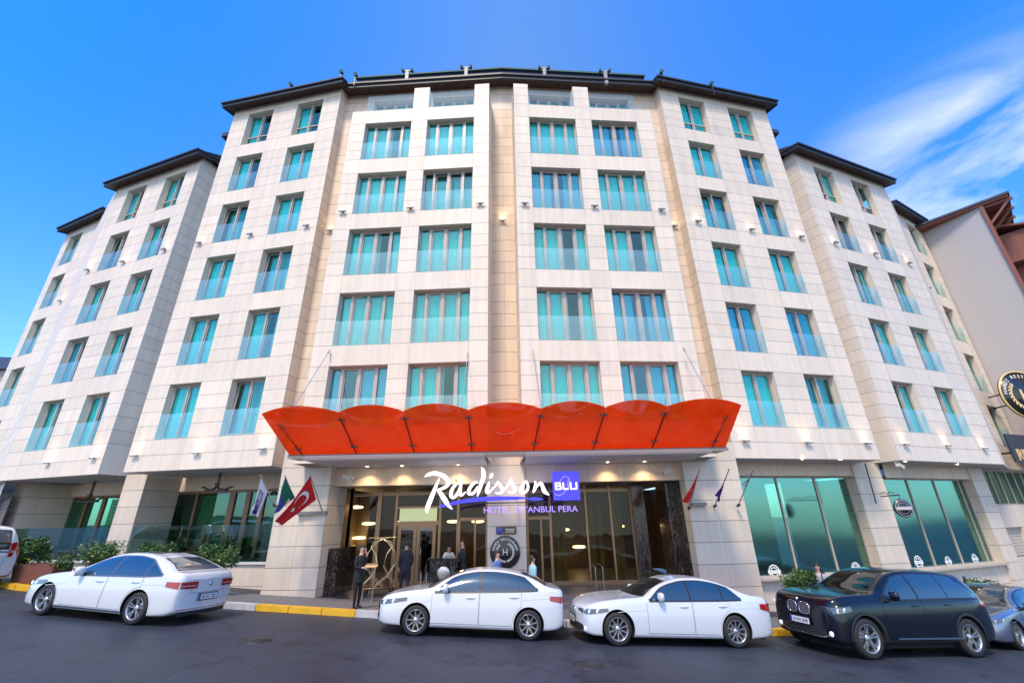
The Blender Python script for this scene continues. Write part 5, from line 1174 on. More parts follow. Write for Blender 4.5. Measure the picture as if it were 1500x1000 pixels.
        # crease line
        c=MB(); flank(c,car,lin(.75,L-.25,30),lambda x:bz(x)-.175,lambda x:bz(x)-.165,0,.0065,1,s_)
        c.build('body_crease',paint,t)
        for wxx in car.wx:
            am=MB(); ra=car.R*car.arch; P=[]
            for q in lin(-.12,PI+.12,22):
                r_=[]
                for rr_ in (ra-.004,ra+(.055 if car.clad else .012)):
                    xx,zz=wxx+rr_*math.cos(q),car.R+.01+rr_*math.sin(q); zz=max(zz,interp(car.sill,xx)+.02); pp=car.side(xx,zz,.012 if car.clad else .007); r_.append((pp.x,pp.y*s_,pp.z))
                P.append(r_)
            am.grid(P); am.build('wheel_arch_trim',TRIMB if car.clad else paint,t)
        if car.clad: am=MB(); flank(am,car,lin(1.45,3.35,14),lambda x:sz(x)+.10,lambda x:sz(x)+.135,0,.022,2,s_); am.build('side_strip',CHR,t)
        # mirror
        mp_=car.side(car.mx,bz(car.mx)+.06,.02); m_=MB(); vsx=[(.001,-.10),(.07,-.085),(.10,-.03),(.10,.04),(.075,.09),(.001,.10)]
        m_.lathe([(r,z) for r,z in vsx],c=(mp_.x+.02,s_*(mp_.y+.12),mp_.z+.04),n=14,sx=.75,sy=1.15); m_.tube([(mp_.x+.02,s_*(mp_.y-.03),mp_.z-.03),(mp_.x+.02,s_*(mp_.y+.08),mp_.z-.01)],.022,6,1)
        m_.build('door_mirror',[car.mirm or paint,TRIMB],t)
        # headlight / tail light
        hl=MB(); a,b,z0,z1,z2,z3=car.hl; flank(hl,car,lin(a,b,12),lambda x:z0+(z2-z0)*(x-a)/(b-a),lambda x:z1+(z3-z1)*((x-a)/(b-a))**.8,0,.010,5,s_); 
        o,w=car.ring(a); w2=car.side(a,(z0+z1)/2,0).y; P=[]
        for y in lin(w2,w2*car.hlin,7): P.append([(a+car.shift(a,y,w)-.010,s_*y,z0+(z1-z0)*k/4+ .02*(w2-y)*0) for k in range(5)])
        hl.grid(P,0); hh=hl.build('headlight',HEAD,t)
        hi=MB(); xm=a+(b-a)*.28
        for q,rad in ((.18,.052),(.5,.05)):
            xq=a+(b-a)*q; zq=z0+(z2-z0)*q; zt_=z1+(z3-z1)*q; pc=car.side(xq,(zq+zt_)/2,.014); hi.lathe([(.001,.004),(rad*.55,.004),(rad*.6,0),(rad*.9,.0)],c=(pc.x,pc.y*s_,pc.z),n=14,axis='Y')
        hi.build('lamp_bulb',HEADB,hh)
        a,b,z0,z1,z2,z3=car.tl; tl=MB(); flank(tl,car,lin(b,a,10),lambda x:z2+(z0-z2)*(x-b)/(a-b),lambda x:z3+(z1-z3)*(x-b)/(a-b),0,.010,4,s_)
        o,w=car.ring(L); w2=car.side(a,(z0+z1)/2,0).y; P=[]
        for y in lin(min(w2,w),w2*car.tlin,8): P.append([(L+car.shift(L,y,w)+.012,s_*y,z0+(z1-z0)*k/4-(.02 if k==0 else 0)*(1-y/w2)) for k in range(5)])
        tl.grid(P,0); q=tl.build('tail_light',REDL,t)
        st=MB(); P=[]
        for y in lin(min(w2,w)*.98,w2*(car.tlin+.06),8): P.append([(L+car.shift(L,y,w)+.016,s_*y,z0+(z1-z0)*(.30+.14*k)) for k in range(2)])
        st.grid(P); st.build('lamp_strip',mat('pale reversing lamp',(.5,.42,.42),.2),q)
    # screens
    for nm_,(xa,xb),(fa,fb) in(('windscreen',car.ws,(.97,.90)),('rear_window',car.rs,(.88,.95))):
        g=MB(); P=[]; gg=MB(); P2=[]
        for i in range(13):
            x=xa+(xb-xa)*i/12; e=car.yedge(x)*(fa+(fb-fa)*i/12); P.append([tuple(car.topp(x,e*q,.007)) for q in lin(-1,1,14)]); 
            x2=xa-.03+(xb-xa+.06)*i/12; P2.append([tuple(car.topp(x2,(e+.03)*q,.004)) for q in lin(-1,1,14)])
        g.grid(P); gg.grid(P2); o_=g.build(nm_,car.wsm if nm_=='windscreen' else CGL,t); gg.build('seal',TRIMB,o_)
    if car.roofglass:
        g=MB(); a,b=car.roofglass; g.grid([[tuple(car.topp(x,car.yedge(x)*.78*q,.006)) for q in lin(-1,1,10)] for x in lin(a,b,10)]); g.build('sunroof',CGL,t)
    # hood and boot shut lines
    hd=MB(); x_=car.ws[0]-.06; hd.grid([[tuple(car.topp(x,car.yedge(x)*.96*q,.003)) for q in lin(-1,1,12)] for x in(x_,x_+.05)]); 
    for q in(-1,1):
        hd.grid([[tuple(car.topp(x,q*(car.yedge(x)*.93+d),.003)) for d in(0,.008)] for x in lin(.42,x_,12)])
        if car.boot: hd.grid([[tuple(car.topp(x,q*(car.yedge(x)*.90+d),.003)) for d in(0,.008)] for x in lin(car.rs[1]+.06,L-.06,5)])
    hd.build('panel_gap',GAP,t)
    for x in car.wx:
        for s_ in(-1,1): wheel(t,x,s_*(car.W/2-.125),car.R,car.rim,s_)
    fl=MB(); fl.box2((.25,-car.W/2+.2,.17),(L-.25,car.W/2-.2,.30)); fl.build('underbody',UNDER,t)
    # face
    def fr(y,z,o=.012): o_,w=car.ring(0); return Vector((car.shift(0,y,w)-o,y,z))
    def bk(y,z,o=.012): o_,w=car.ring(L); return Vector((L+car.shift(L,y,w)+o,y,z))
    def fpatch(nm_,y0,y1,z0,z1,m_,o=.010,fn=fr,r=0,nx=10):
        g=MB(); P=[]
        for y in lin(y0,y1,nx):
            u=abs((y-(y0+y1)/2)/((y1-y0)/2)); ins=r*(1-math.sqrt(max(0,1-max(0,u-.6)**2/.16))); P.append([tuple(fn(y,z,o)) for z in lin(z0+ins,z1-ins,4)])
        g.grid(P); return g.build(nm_,m_,t)
    car.face(car,t,fpatch,fr,bk)
    return t
BMS=TRIMB
def bars(t,parent,fr,y0,y1,z0,z1,n,m_,vert=True):
    g=MB()
    for i in range(n):
        if vert: y=y0+(y1-y0)*(i+.5)/n; a=fr(y,z0,.022); b=fr(y,z1,.022); g.cyl(a,b,.007,n=5)
        else: z=z0+(z1-z0)*(i+.5)/n; g.tube([fr(y,z,.018) for y in lin(y0,y1,6)],.008,5)
    g.build('grille_bar',m_,parent)
def ringpt(cy,cz,ry,rz,fr,o,n=28): return [fr(cy+ry*math.copysign(abs(math.cos(a))**.55,math.cos(a)),cz+rz*math.copysign(abs(math.sin(a))**.55,math.sin(a)),o) for a in [2*PI*i/n for i in range(n+1)]]
def face_bimmer(car,t,fp,fr,bk):
    for s_ in(-1,1):
        y0,y1=.03*s_,car.kid*s_; g=fp('grille',min(y0,y1),max(y0,y1),car.kz[0],car.kz[1],TRIMB,.014)
        bars(t,g,fr,min(y0,y1)+.01,max(y0,y1)-.01,car.kz[0]+.02,car.kz[1]-.02,7,CHR if car.L<4.895 or 1 else TRIMB)
        q=MB(); q.tube(ringpt((y0+y1)/2,sum(car.kz)/2,abs(y1-y0)/2,(car.kz[1]-car.kz[0])/2,fr,.02),.012,6); q.build('grille_surround',CHR,g)
    a=fp('lower_grille',-.62,.62,car.lz[0],car.lz[1],TRIMB,.012,r=.05); bars(t,a,fr,-.6,.6,car.lz[0],car.lz[1],3,mat('dark plastic bars',(.05,.05,.055),.4),False)
    q=MB(); q.tube([fr(y,car.lz[0]-.012+.05*(abs(y)>.55),.02) for y in lin(-.66,.66,12)],.010,6); q.build('trim',CHR,t)
    plate(t,Matrix.Translation(fr(0,car.pz,.03))@Matrix.Rotation(-PI/2,4,'Z'),car.plate)
    q=MB(); p=fr(0,car.kz[1]+.05,.015); q.lathe([(.001,-.012),(.04,-.01),(.045,0)],n=16,axis='Y'); q.v=[(Matrix.Translation(p)@Matrix.Rotation(-PI/2,4,'Z'))@Vector(v) for v in q.v]; q.build('badge',[CHR],t)
    fog=[]
    for s_ in(-1,1): q=MB(); p=fr(.70*s_,car.lz[0]+.07,.02); q.lathe([(.001,-.01),(.045,-.006),(.055,.01)],c=(0,0,0),n=14,axis='Y'); q.v=[(Matrix.Translation(p)@Matrix.Rotation(-PI/2,4,'Z'))@Vector(v) for v in q.v]; q.build('fog_light',HEADB,t)
def face_plain(car,t,fp,fr,bk):
    a=fp('grille',-.5,.5,car.kz[0],car.kz[1],TRIMB,.012,r=.02); bars(t,a,fr,-.48,.48,car.kz[0],car.kz[1],2,CHR,False)
    fp('lower_grille',-.55,.55,car.lz[0],car.lz[1],TRIMB,.012,r=.05)
    for s_ in(-1,1): q=fp('fog_light',min(.60*s_,.72*s_),max(.60*s_,.72*s_),.34,.46,TRIMB,.012,nx=3)
    plate(t,Matrix.Translation(fr(0,car.pz,.03))@Matrix.Rotation(-PI/2,4,'Z'),car.plate)
    back_common(car,t,fp,bk)
def back_common(car,t,fp,bk):
    plate(t,Matrix.Translation(bk(0,car.bpz,.02))@Matrix.Rotation(PI/2,4,'Z'),car.plate)
    g=MB(); g.tube([bk(y,.335,.012) for y in lin(-.72,.72,12)],.012,6); g.build('bumper_chrome_strip',CHR,t)
    fp('diffuser',-.66,.66,.20,.29,TRIMB,.008,fn=bk)
    g=MB(); 
    for yy in(-.47,.47): g.tube([bk(yy,z,.006) for z in lin(.66,car.tl[3]+.04,4)],.003,4)
    g.tube([bk(y,.655,.004) for y in lin(-.47,.47,8)],.0035,4); g.build('panel_gap',GAP,t)
    q=MB(); p=bk(0,.83,.012); q.lathe([(.001,-.008),(.042,-.008),(.048,0)],n=18,axis='Y'); q.v=[(Matrix.Translation(p)@Matrix.Rotation(PI/2,4,'Z'))@Vector(v) for v in q.v]; q.build('badge',CHR,t)
    q=MB(); q.tube([bk(y,.58,.02) for y in lin(.45,.62,3)],.02,5); 
PW=mat('white car paint',(.60,.62,.64),.28,coat=1,spec=.5); PW2=mat('pearl white car paint',(.56,.59,.63),.25,.0,coat=1); PB=mat('blue black car paint',(.004,.005,.010),.15,0,coat=.45,spec=.35); PG=mat('silver grey car paint',(.22,.25,.32),.25,.75,coat=1)
WSG=glassy('windscreen glass',(.25,.30,.28),.08,.0,.8)
WSD=mat('windscreen tint',(.016,.020,.018),.03,coat=1,spec=.9)
base_sill=lambda L,z=.20: [(0,z+.06),(.25,z),(1,z-.01),(L-1,z-.01),(L-.3,z+.02),(L,z+.10)]
corolla=Car(L=4.62,W=1.775,R=.318,arch=1.16,wx=(.95,3.65),sho=.045,tum=.36,rim=(9,'single',.075),
 wid=[(0,.66),(.06,.745),(.18,.81),(.45,.862),(1.0,.8875),(3.3,.8875),(4.1,.86),(4.45,.80),(4.58,.74),(4.62,.68)],
 top=[(0,.62),(.04,.70),(.15,.78),(.45,.875),(.9,.945),(1.28,.995),(1.65,1.20),(2.05,1.385),(2.4,1.45),(2.75,1.462),(3.1,1.44),(3.45,1.375),(3.8,1.25),(4.1,1.125),(4.3,1.10),(4.5,1.08),(4.6,1.02),(4.62,.95)],
 belt=[(0,.56),(.1,.64),(.4,.76),(.9,.86),(1.3,.90),(2.5,.955),(3.6,1.01),(4.2,1.05),(4.5,1.02),(4.62,.90)],sill=base_sill(4.62,.19),
 sh=[(0,-.09),(.2,-.08),(.6,-.04),(1.0,-.04),(1.3,-.16),(1.7,-.12),(2.3,0),(3.2,0),(3.7,.08),(4.2,.05),(4.45,.03),(4.62,.03)],
 dlo=(1.38,3.84),asl=.62,csl=.78,panes=((1.42,2.42),(2.47,3.38),(3.41,3.82)),doors=((1.30,2.44,2.22),(2.45,3.46,3.28)),mx=1.62,ws=(1.30,2.02),rs=(3.48,4.06),roofglass=None,
 hl=(.03,.70,.60,.68,.72,.79),hlin=.60,tl=(4.59,4.18,.78,.92,.84,.93),tlin=.42,silm=mat('white car paint',(.74,.76,.78),.28),wtrim=TRIMB,hand=None,mirm=None,wsm=WSD,boot=True,clad=False,kz=(.60,.66),lz=(.26,.44),pz=.50,bpz=.74,plate='34 VZ 4175',face=face_plain)
def crop(c,front,rear):
    F0=c.wx[0]-.4; R0=c.wx[1]+.4; L2=c.L+rear
    def mx_(x):
        if x<F0: return F0+(x-F0)*(F0-front)/F0
        if x>R0: return R0+(x-R0)*(L2-R0)/(c.L-R0)
        return x
    # keep the nose at x=0 by shifting everything
    g=lambda x: mx_(x)-front
    for k in('wid','top','belt','sill','sh'): setattr(c,k,[(g(x),y) for x,y in getattr(c,k)])
    c.wx=tuple(g(x) for x in c.wx); c.dlo=tuple(g(x) for x in c.dlo); c.panes=tuple((g(a),g(b)) for a,b in c.panes); c.doors=tuple((g(a),g(b),g(h)) for a,b,h in c.doors)
    c.mx=g(c.mx); c.ws=tuple(map(g,c.ws)); c.rs=tuple(map(g,c.rs)); c.roofglass=c.roofglass and tuple(map(g,c.roofglass))
    c.hl=(g(c.hl[0]),g(c.hl[1]))+c.hl[2:]; c.tl=(g(c.tl[0]),g(c.tl[1]))+c.tl[2:]; c.L=g(c.L)
def V(o,**k): c=Car(**{**o.__dict__,**k}); return c
passat=V(corolla,L=4.77,W=1.832,R=.33,wx=(.87,3.66),tum=.40,rim=(5,'twin',.10),
 wid=[(0,.68),(.06,.76),(.18,.83),(.45,.885),(1.0,.916),(3.3,.916),(4.2,.885),(4.55,.84),(4.72,.80),(4.77,.76)],
 top=[(0,.62),(.04,.68),(.15,.75),(.45,.84),(.9,.915),(1.42,.985),(1.8,1.18),(2.2,1.37),(2.6,1.445),(3.0,1.456),(3.35,1.42),(3.7,1.33),(4.05,1.20),(4.3,1.115),(4.5,1.09),(4.68,1.07),(4.75,1.01),(4.77,.94)],
 belt=[(0,.56),(.1,.63),(.4,.74),(.9,.83),(1.4,.885),(2.5,.93),(3.6,.97),(4.3,1.01),(4.65,.99),(4.77,.90)],sill=base_sill(4.77,.18),
 sh=[(0,-.09),(.2,-.08),(.6,-.04),(1.1,-.04),(1.4,-.16),(1.8,-.12),(2.4,0),(3.3,0),(3.9,.09),(4.3,.06),(4.6,.07),(4.77,.09)],
 dlo=(1.52,4.08),asl=.62,csl=.55,panes=((1.56,2.58),(2.63,3.55),(3.58,4.04)),doors=((1.40,2.60,2.40),(2.61,3.64,3.46)),mx=1.78,ws=(1.44,2.16),rs=(3.62,4.26),roofglass=(2.35,3.2),
 tl=(4.74,4.36,.76,.90,.80,.90),tlin=.46,hl=(.03,.75,.60,.68,.68,.76),silm=CHR,wtrim=mat('satin trim',(.20,.20,.22),.35,.8),bpz=.56,plate='38 EC 382')
bmw=V(corolla,L=4.91,W=1.86,R=.342,wx=(.84,3.81),tum=.40,rim=(10,'single',.07),sho=.05,
 wid=[(0,.66),(.06,.76),(.18,.83),(.45,.89),(1.0,.93),(3.3,.93),(4.3,.90),(4.7,.84),(4.86,.78),(4.91,.70)],
 top=[(0,.60),(.03,.68),(.12,.76),(.45,.87),(1.0,.955),(1.62,1.01),(1.95,1.18),(2.3,1.355),(2.7,1.445),(3.05,1.458),(3.4,1.42),(3.8,1.31),(4.15,1.165),(4.35,1.105),(4.7,1.075),(4.87,1.02),(4.91,.92)],
 belt=[(0,.55),(.1,.63),(.4,.76),(.9,.86),(1.6,.915),(2.7,.95),(3.8,.985),(4.4,1.01),(4.75,.98),(4.91,.86)],sill=base_sill(4.91,.18),
 sh=[(0,-.12),(.2,-.10),(.6,-.04),(1.2,-.04),(1.6,-.18),(2.0,-.13),(2.5,0),(3.4,0),(4.0,.09),(4.4,.05),(4.7,.07),(4.91,.10)],
 dlo=(1.70,4.04),asl=.60,csl=.95,panes=((1.74,2.70),(2.75,3.55),(3.58,4.04)),doors=((1.58,2.73,2.52),(2.74,3.70,3.52)),mx=1.92,ws=(1.64,2.28),rs=(3.72,4.26),roofglass=None,
 hl=(.03,.62,.60,.70,.69,.755),hlin=.58,tl=(4.86,4.55,.76,.93,.82,.93),tlin=.5,silm=mat('white car paint',(.74,.76,.78),.28),wtrim=TRIMB,kz=(.50,.69),kid=.24,lz=(.24,.40),pz=.44,bpz=.72,plate='34 GN 5512',face=face_bimmer)
x5=V(corolla,L=4.89,W=1.94,R=.385,wx=(.92,3.86),tum=.30,arch=1.13,sho=.06,rim=(5,'twin',.11),
 wid=[(0,.80),(.06,.86),(.18,.92),(.45,.955),(1.0,.97),(3.3,.97),(4.3,.95),(4.65,.90),(4.83,.85),(4.89,.80)],
 top=[(0,.92),(.03,1.0),(.12,1.07),(.45,1.15),(1.0,1.205),(1.50,1.235),(1.85,1.42),(2.2,1.62),(2.55,1.715),(3.0,1.745),(3.6,1.74),(4.1,1.71),(4.45,1.65),(4.66,1.46),(4.81,1.22),(4.87,1.10),(4.89,1.0)],
 belt=[(0,.84),(.1,.94),(.4,1.02),(.9,1.075),(1.5,1.10),(2.7,1.13),(3.8,1.16),(4.4,1.17),(4.75,1.13),(4.89,.98)],sill=[(0,.32),(.25,.26),(1,.27),(3.9,.27),(4.6,.30),(4.89,.40)],
 sh=[(0,-.09),(.2,-.08),(.6,-.04),(1.1,-.04),(1.5,-.18),(1.9,-.13),(2.5,0),(3.8,0),(4.3,.04),(4.6,.08),(4.89,.10)],
 dlo=(1.60,4.60),asl=.62,csl=.80,panes=((1.64,2.62),(2.68,3.55),(3.58,4.54)),doors=((1.50,2.65,2.44),(2.66,3.60,3.42)),mx=1.82,ws=(1.53,2.20),rs=(4.50,4.78),roofglass=(2.4,3.7),
 hl=(.03,.62,.82,.94,.90,.985),hlin=.55,tl=(4.86,4.52,.98,1.12,1.02,1.12),tlin=.5,silm=mat('black plastic trim',(.015,.015,.016),.45),wtrim=TRIMB,wsm=WSG,clad=True,kz=(.74,.97),kid=.31,lz=(.36,.52),pz=.60,bpz=.85,plate='34 RN 3048',face=face_bimmer,boot=False)
grey=V(passat,plate='34 KT 226',silm=TRIMB,wtrim=TRIMB,roofglass=None,kz=(.58,.66))
van=V(x5,L=4.9,W=1.9,R=.34,wx=(.95,3.95),
 top=[(0,.86),(.05,.98),(.15,1.05),(.6,1.15),(1.0,1.25),(1.5,1.60),(1.9,1.82),(2.4,1.90),(3.6,1.91),(4.3,1.88),(4.7,1.76),(4.82,1.4),(4.88,1.15),(4.9,1.0)],
 dlo=(1.2,4.6),csl=2.5,asl=.7,panes=((1.25,2.3),(2.35,3.4),(3.45,4.55)),ws=(1.0,1.8),rs=(4.70,4.86),doors=((1.1,2.32,2.1),(2.33,3.5,3.3)),mx=1.35,tl=(4.87,4.72,.95,1.38,.95,1.38),tlin=.8,roofglass=None,plate='34 LM 871',face=face_plain,wsm=WSD,kz=(.7,.8),lz=(.4,.55),kid=.3)
def carM(fx_,fy_,rx_,ry_,car,k=1.0):
    """near side wheel contacts (front, rear) on the road -> body matrix"""
    ex_=Vector((rx_-fx_,ry_-fy_,road_z(rx_,ry_)-road_z(fx_,fy_))).normalized()
    up_=Vector((.0565,.034,1)).normalized(); ey_=up_.cross(ex_).normalized(); up_=ex_.cross(ey_)
    P0=Vector((fx_,fy_,road_z(fx_,fy_)))+ey_*(car.W/2-.1)*k-ex_*car.wx[0]*k; ex_=ex_*k; ey_=ey_*k; up_=up_*k
    return Matrix(((ex_.x,ey_.x,up_.x,P0.x),(ex_.y,ey_.y,up_.y,P0.y),(ex_.z,ey_.z,up_.z,P0.z),(0,0,0,1)))
crop(corolla,.03,-.12); crop(bmw,.10,-.03); crop(x5,.22,-.06); crop(passat,.0,-.16)
def contact(px,py):
    d=ray(px,py); t=-2.28/(d.z+.0565*d.x+.034*d.y); return d*t
def put(car,name,label,paint,pf,pr,k=1.0):
    a=contact(*pf); b=contact(*pr); m_=(a+b)/2; d=(b-a).normalized()*(car.wx[1]-car.wx[0])/2*k; a=m_-d; b=m_+d
    M=carM(a.x,a.y,b.x,b.y,car,k); return make_car(car,name,label,paint,M)
put(passat,'parked_car','white saloon seen from behind at the left, chrome trimmed with a dark glass roof',PW,(57,900),(195,915),1.02)
put(corolla,'parked_car','white saloon parked in front of the hotel entrance under the name sign',PW,(607,931),(773,938))
put(bmw,'parked_car','white executive saloon with twin grille right of the entrance, behind the black off-roader',PW2,(907,946),(1080,949))
put(x5,'parked_car','black off-road car with twin chrome grille at the right, its flank reflecting the sky',PB,(1277,966),(1430,963),1.06)
make_car(grey,'parked_car','silver grey saloon cut by the right edge behind the black off-roader',PG,carM(13.35,13.75,15.9,14.95,grey))
make_car(van,'parked_van','white people carrier cut by the left edge with its red tail light showing',PW,carM(-21.1,15.95,-18.4,14.85,van))
# ================================================================ PEOPLE
SKIN=mat('skin',(.55,.33,.24),.55); HAIRM=mat('dark hair',(.02,.013,.01),.6,bump=.6,bscale=120); SHOE=mat('black shoe',(.012,.012,.012),.35)
def person(loc,rz,H,label,cols,pose,hair='short',jacket=None,hold=None,group='people around the hotel entrance'):
    """cols: dict top, bottom, sleeve ; pose: joint overrides"""
    t=thing('person',label,'person',loc=loc,rz=rz,group=group); k=H/1.75
    J=dict(pelvis=(0,0,.95,.145,.105),waist=(0,0,1.10,.125,.095),chest=(0,-.01,1.30,.155,.11),neckb=(0,0,1.45,.075,.07),neck=(0,-.01,1.52,.052,.052),head=(0,-.02,1.61,.075,.088),crown=(0,-.01,1.68,.068,.082))
    for s,n in((-1,'l'),(1,'r')):
        J.update({n+'sh':(s*.165,0,1.41,.062,.062),n+'el':(s*.225,.03,1.13,.044,.044),n+'wr':(s*.215,-.05,.90,.028,.028),n+'pa':(s*.21,-.075,.83,.032,.018),
                  n+'hip':(s*.085,0,.90,.095,.095),n+'kn':(s*.10,-.01,.50,.062,.062),n+'an':(s*.10,.02,.10,.040,.040),n+'he':(s*.10,.04,.045,.04,.04),n+'to':(s*.115,-.14,.035,.040,.030)})
    for a,b in pose.items(): J[a]=tuple(b)+tuple(J[a][3:]) if len(b)==3 else tuple(b)
    E_=[('pelvis','waist','top'),('waist','chest','top'),('chest','neckb','top'),('neckb','neck','skin'),('neck','head','skin'),('head','crown','skin')]
    for n in'lr': E_+=[('chest',n+'sh','top'),(n+'sh',n+'el','sleeve'),(n+'el',n+'wr','fore'),(n+'wr',n+'pa','skin'),('pelvis',n+'hip','bottom'),(n+'hip',n+'kn','bottom'),(n+'kn',n+'an','shin'),(n+'an',n+'he','shoe'),(n+'he',n+'to','shoe')]
    # fingers
    for n,s in(('l',-1),('r',1)):
        w=Vector(J[n+'wr'][:3]); p=Vector(J[n+'pa'][:3]); d=(p-w).normalized(); sd=Vector((0,-1,0)) if abs(d.z)>.6 else Vector((0,0,1)); sd=(sd-d*sd.dot(d)).normalized(); cu=Vector((-s,0,0)) if abs(d.z)>.6 else Vector((0,.3,-1)).normalized()
        for i,(o,l) in enumerate(((.028,.062),(.010,.070),(-.010,.066),(-.028,.052))):
            a=p+sd*o+d*.03; b=a+d*l*.55+cu*.006; c=b+d*l*.4+cu*.022
            J[n+'f%da'%i]=(*a,.0095,.0095); J[n+'f%db'%i]=(*b,.0085,.0085); J[n+'f%dc'%i]=(*c,.007,.007); E_+=[(n+'pa',n+'f%da'%i,'skin'),(n+'f%da'%i,n+'f%db'%i,'skin'),(n+'f%db'%i,n+'f%dc'%i,'skin')]
        a=w.lerp(p,.45)+sd*.036+cu*.01; b=a+d*.035+sd*.012+cu*.012; J[n+'ta']=(*a,.011,.011); J[n+'tb']=(*b,.009,.009); E_+=[(n+'wr',n+'ta','skin'),(n+'ta',n+'tb','skin')]
    names=list(J); me=bpy.data.meshes.new('body'); me.from_pydata([tuple(q*k for q in J[n][:3]) for n in names],[(names.index(a),names.index(b)) for a,b,_ in E_],[])
    o=bpy.data.objects.new('body',me); COL.objects.link(o); md=o.modifiers.new('s','SKIN'); md.use_smooth_shade=True; md.branch_smoothing=.35
    for i,n in enumerate(names): sv=me.skin_vertices[0].data[i]; sv.radius=(J[n][3]*k,J[n][4]*k); sv.use_root=(n=='pelvis')
    sb=o.modifiers.new('u','SUBSURF'); sb.levels=2
    bpy.context.view_layer.update(); nme=bpy.data.meshes.new_from_object(o.evaluated_get(bpy.context.evaluated_depsgraph_get())); bpy.data.objects.remove(o)
    slots=['skin','top','bottom','shoe']; mm={'skin':SKIN,'top':cols['top'],'bottom':cols['bottom'],'shoe':SHOE}
    nme.materials.clear()
    for s in slots: nme.materials.append(mm[s])
    kind={'skin':0,'top':1,'sleeve':1,'bottom':2,'shoe':3,'shin':2 if not cols.get('bare_shin') else 0,'fore':1 if cols.get('long',True) else 0}
    segs=[(Vector(J[a][:3])*k,Vector(J[b][:3])*k,kind[c]) for a,b,c in E_]
    for p in nme.polygons:
        c=p.center; best=None
        for a,b,q in segs:
            ab=b-a; u=max(0,min(1,(c-a).dot(ab)/max(1e-9,ab.dot(ab)))); d=(c-a-ab*u).length
            if best is None or d<best[0]: best=(d,q)
        p.material_index=best[1]; p.use_smooth=True
    bo=bpy.data.objects.new('body',nme); COL.objects.link(bo); bo.parent=t
    hd=Vector(J['head'][:3])*k; cr=Vector(J['crown'][:3])*k; f=Vector((0,-1,0))
    # face
    a=MB(); 
    for s in(-1,1): a.lathe([(.001,-.010),(.011,-.006),(.012,.002)],c=(hd.x+s*.030*k,hd.y-.083*k,hd.z+.015*k),n=8,axis='Y')
    a.build('eye',mat('dark eye',(.03,.02,.015),.2),bo)
    a=MB(); a.raw([Vector(q)*k+hd for q in((-.014,-.082,-.02),(.014,-.082,-.02),(0,-.112,-.018),(0,-.084,.022))],[(0,1,2),(0,2,3),(1,3,2)],0,True); a.build('nose',SKIN,bo)
    a=MB(); a.box(tuple(hd+Vector((0,-.084,-.042))*k),(.045*k,.01,.010*k)); a.build('mouth',mat('lip',(.35,.10,.09),.5),bo)
    a=MB()
    for s in(-1,1): a.lathe([(.001,-.02),(.022,-.012),(.022,.012),(.001,.02)],c=(hd.x+s*.078*k,hd.y+.005,hd.z+.0),n=8,axis='Y',sx=.5)
    a.build('ear',SKIN,bo)
    # hair
    h=MB(); P=[]
    for i in range(9):
        th=PI*.62*i/8; row_=[]
        for j in range(17):
            ph=2*PI*j/16; back=math.sin(ph); zz=math.cos(th); r_=math.sin(th)
            lim=.62 if back<-.2 else 1.0
            if back<-.2: zz=math.cos(th*.62); r_=math.sin(th*.62)
            row_.append((cr.x+.094*k*r_*math.cos(ph),cr.y+.012+.110*k*r_*back,cr.z-.045*k+.122*k*zz*1.0))
        P.append(row_)
    h.grid(P); h.build('hair',HAIRM,bo)
    if hair=='bun': a=MB(); a.lathe([(.001,-.045),(.035,-.03),(.045,0),(.035,.03),(.001,.045)],c=(cr.x,cr.y+.10*k,cr.z-.02),n=12); a.build('hair_bun',HAIRM,bo)
    if hair=='long': a=MB(); a.tube([(cr.x,cr.y+.05,cr.z),(cr.x,cr.y+.09,cr.z-.12),(cr.x,cr.y+.085,cr.z-.26)],[.07,.075,.03],10); a.build('long_hair',HAIRM,bo)
    if jacket:
        jm,hem,lap=jacket; ch=Vector(J['chest'][:3])*k; pe=Vector(J['pelvis'][:3])*k
        lv=[(1.45,.085,.075),(1.42,.155,.095),(1.36,.185,.118),(1.26,.185,.128),(1.12,.158,.118),(.98,.172,.130),(hem,.188,.142)]
        a=MB(); P=[]
        for z,rx,ry in lv:
            u=(z-.95)/(1.30-.95); c=pe.lerp(ch,u) if u>0 else pe; P.append([(c.x+rx*k*math.copysign(abs(math.cos(q))**.8,math.cos(q)),c.y+ry*k*math.sin(q)+.006,z*k+(0)) for q in [2*PI*j/20 for j in range(21)]])
        a.grid([r for r in P][::-1]); j_=a.build('jacket',jm,bo)
        if lap:
            a=MB(); c=ch; a.raw([Vector((c.x+x*k,c.y-y*k,z*k)) for x,y,z in((-.035,.105,1.44),(.035,.105,1.44),(0.0,.142,1.22))],[(0,2,1)]); a.build('shirt_front',WHITE,bo)
            if lap==2: a=MB(); a.raw([Vector((c.x+x*k,c.y-y*k,z*k)) for x,y,z in((-.010,.118,1.42),(.010,.118,1.42),(.014,.148,1.25),(-.014,.148,1.25))],[(0,3,2,1)]); a.build('tie',mat('dark tie',(.05,.01,.015),.6),bo)
    return t,bo,J,k
def suit(n,c): return mat(n,c,.8,noise_amt=.15,scale=12,bump=.3,bscale=200)
BLKC=suit('black wool',(.012,.010,.014)); NAVY=suit('dark navy suit',(.016,.017,.030)); BLUES=suit('blue cotton shirt',(.10,.17,.42)); PALEB=suit('pale blue blouse',(.30,.52,.62)); GREYT=suit('light grey patterned tee',(.42,.40,.46)); TROU=suit('charcoal trousers',(.02,.02,.022)); WHS=suit('white shirt',(.72,.72,.74)); JEAN=suit('blue denim',(.05,.08,.17))
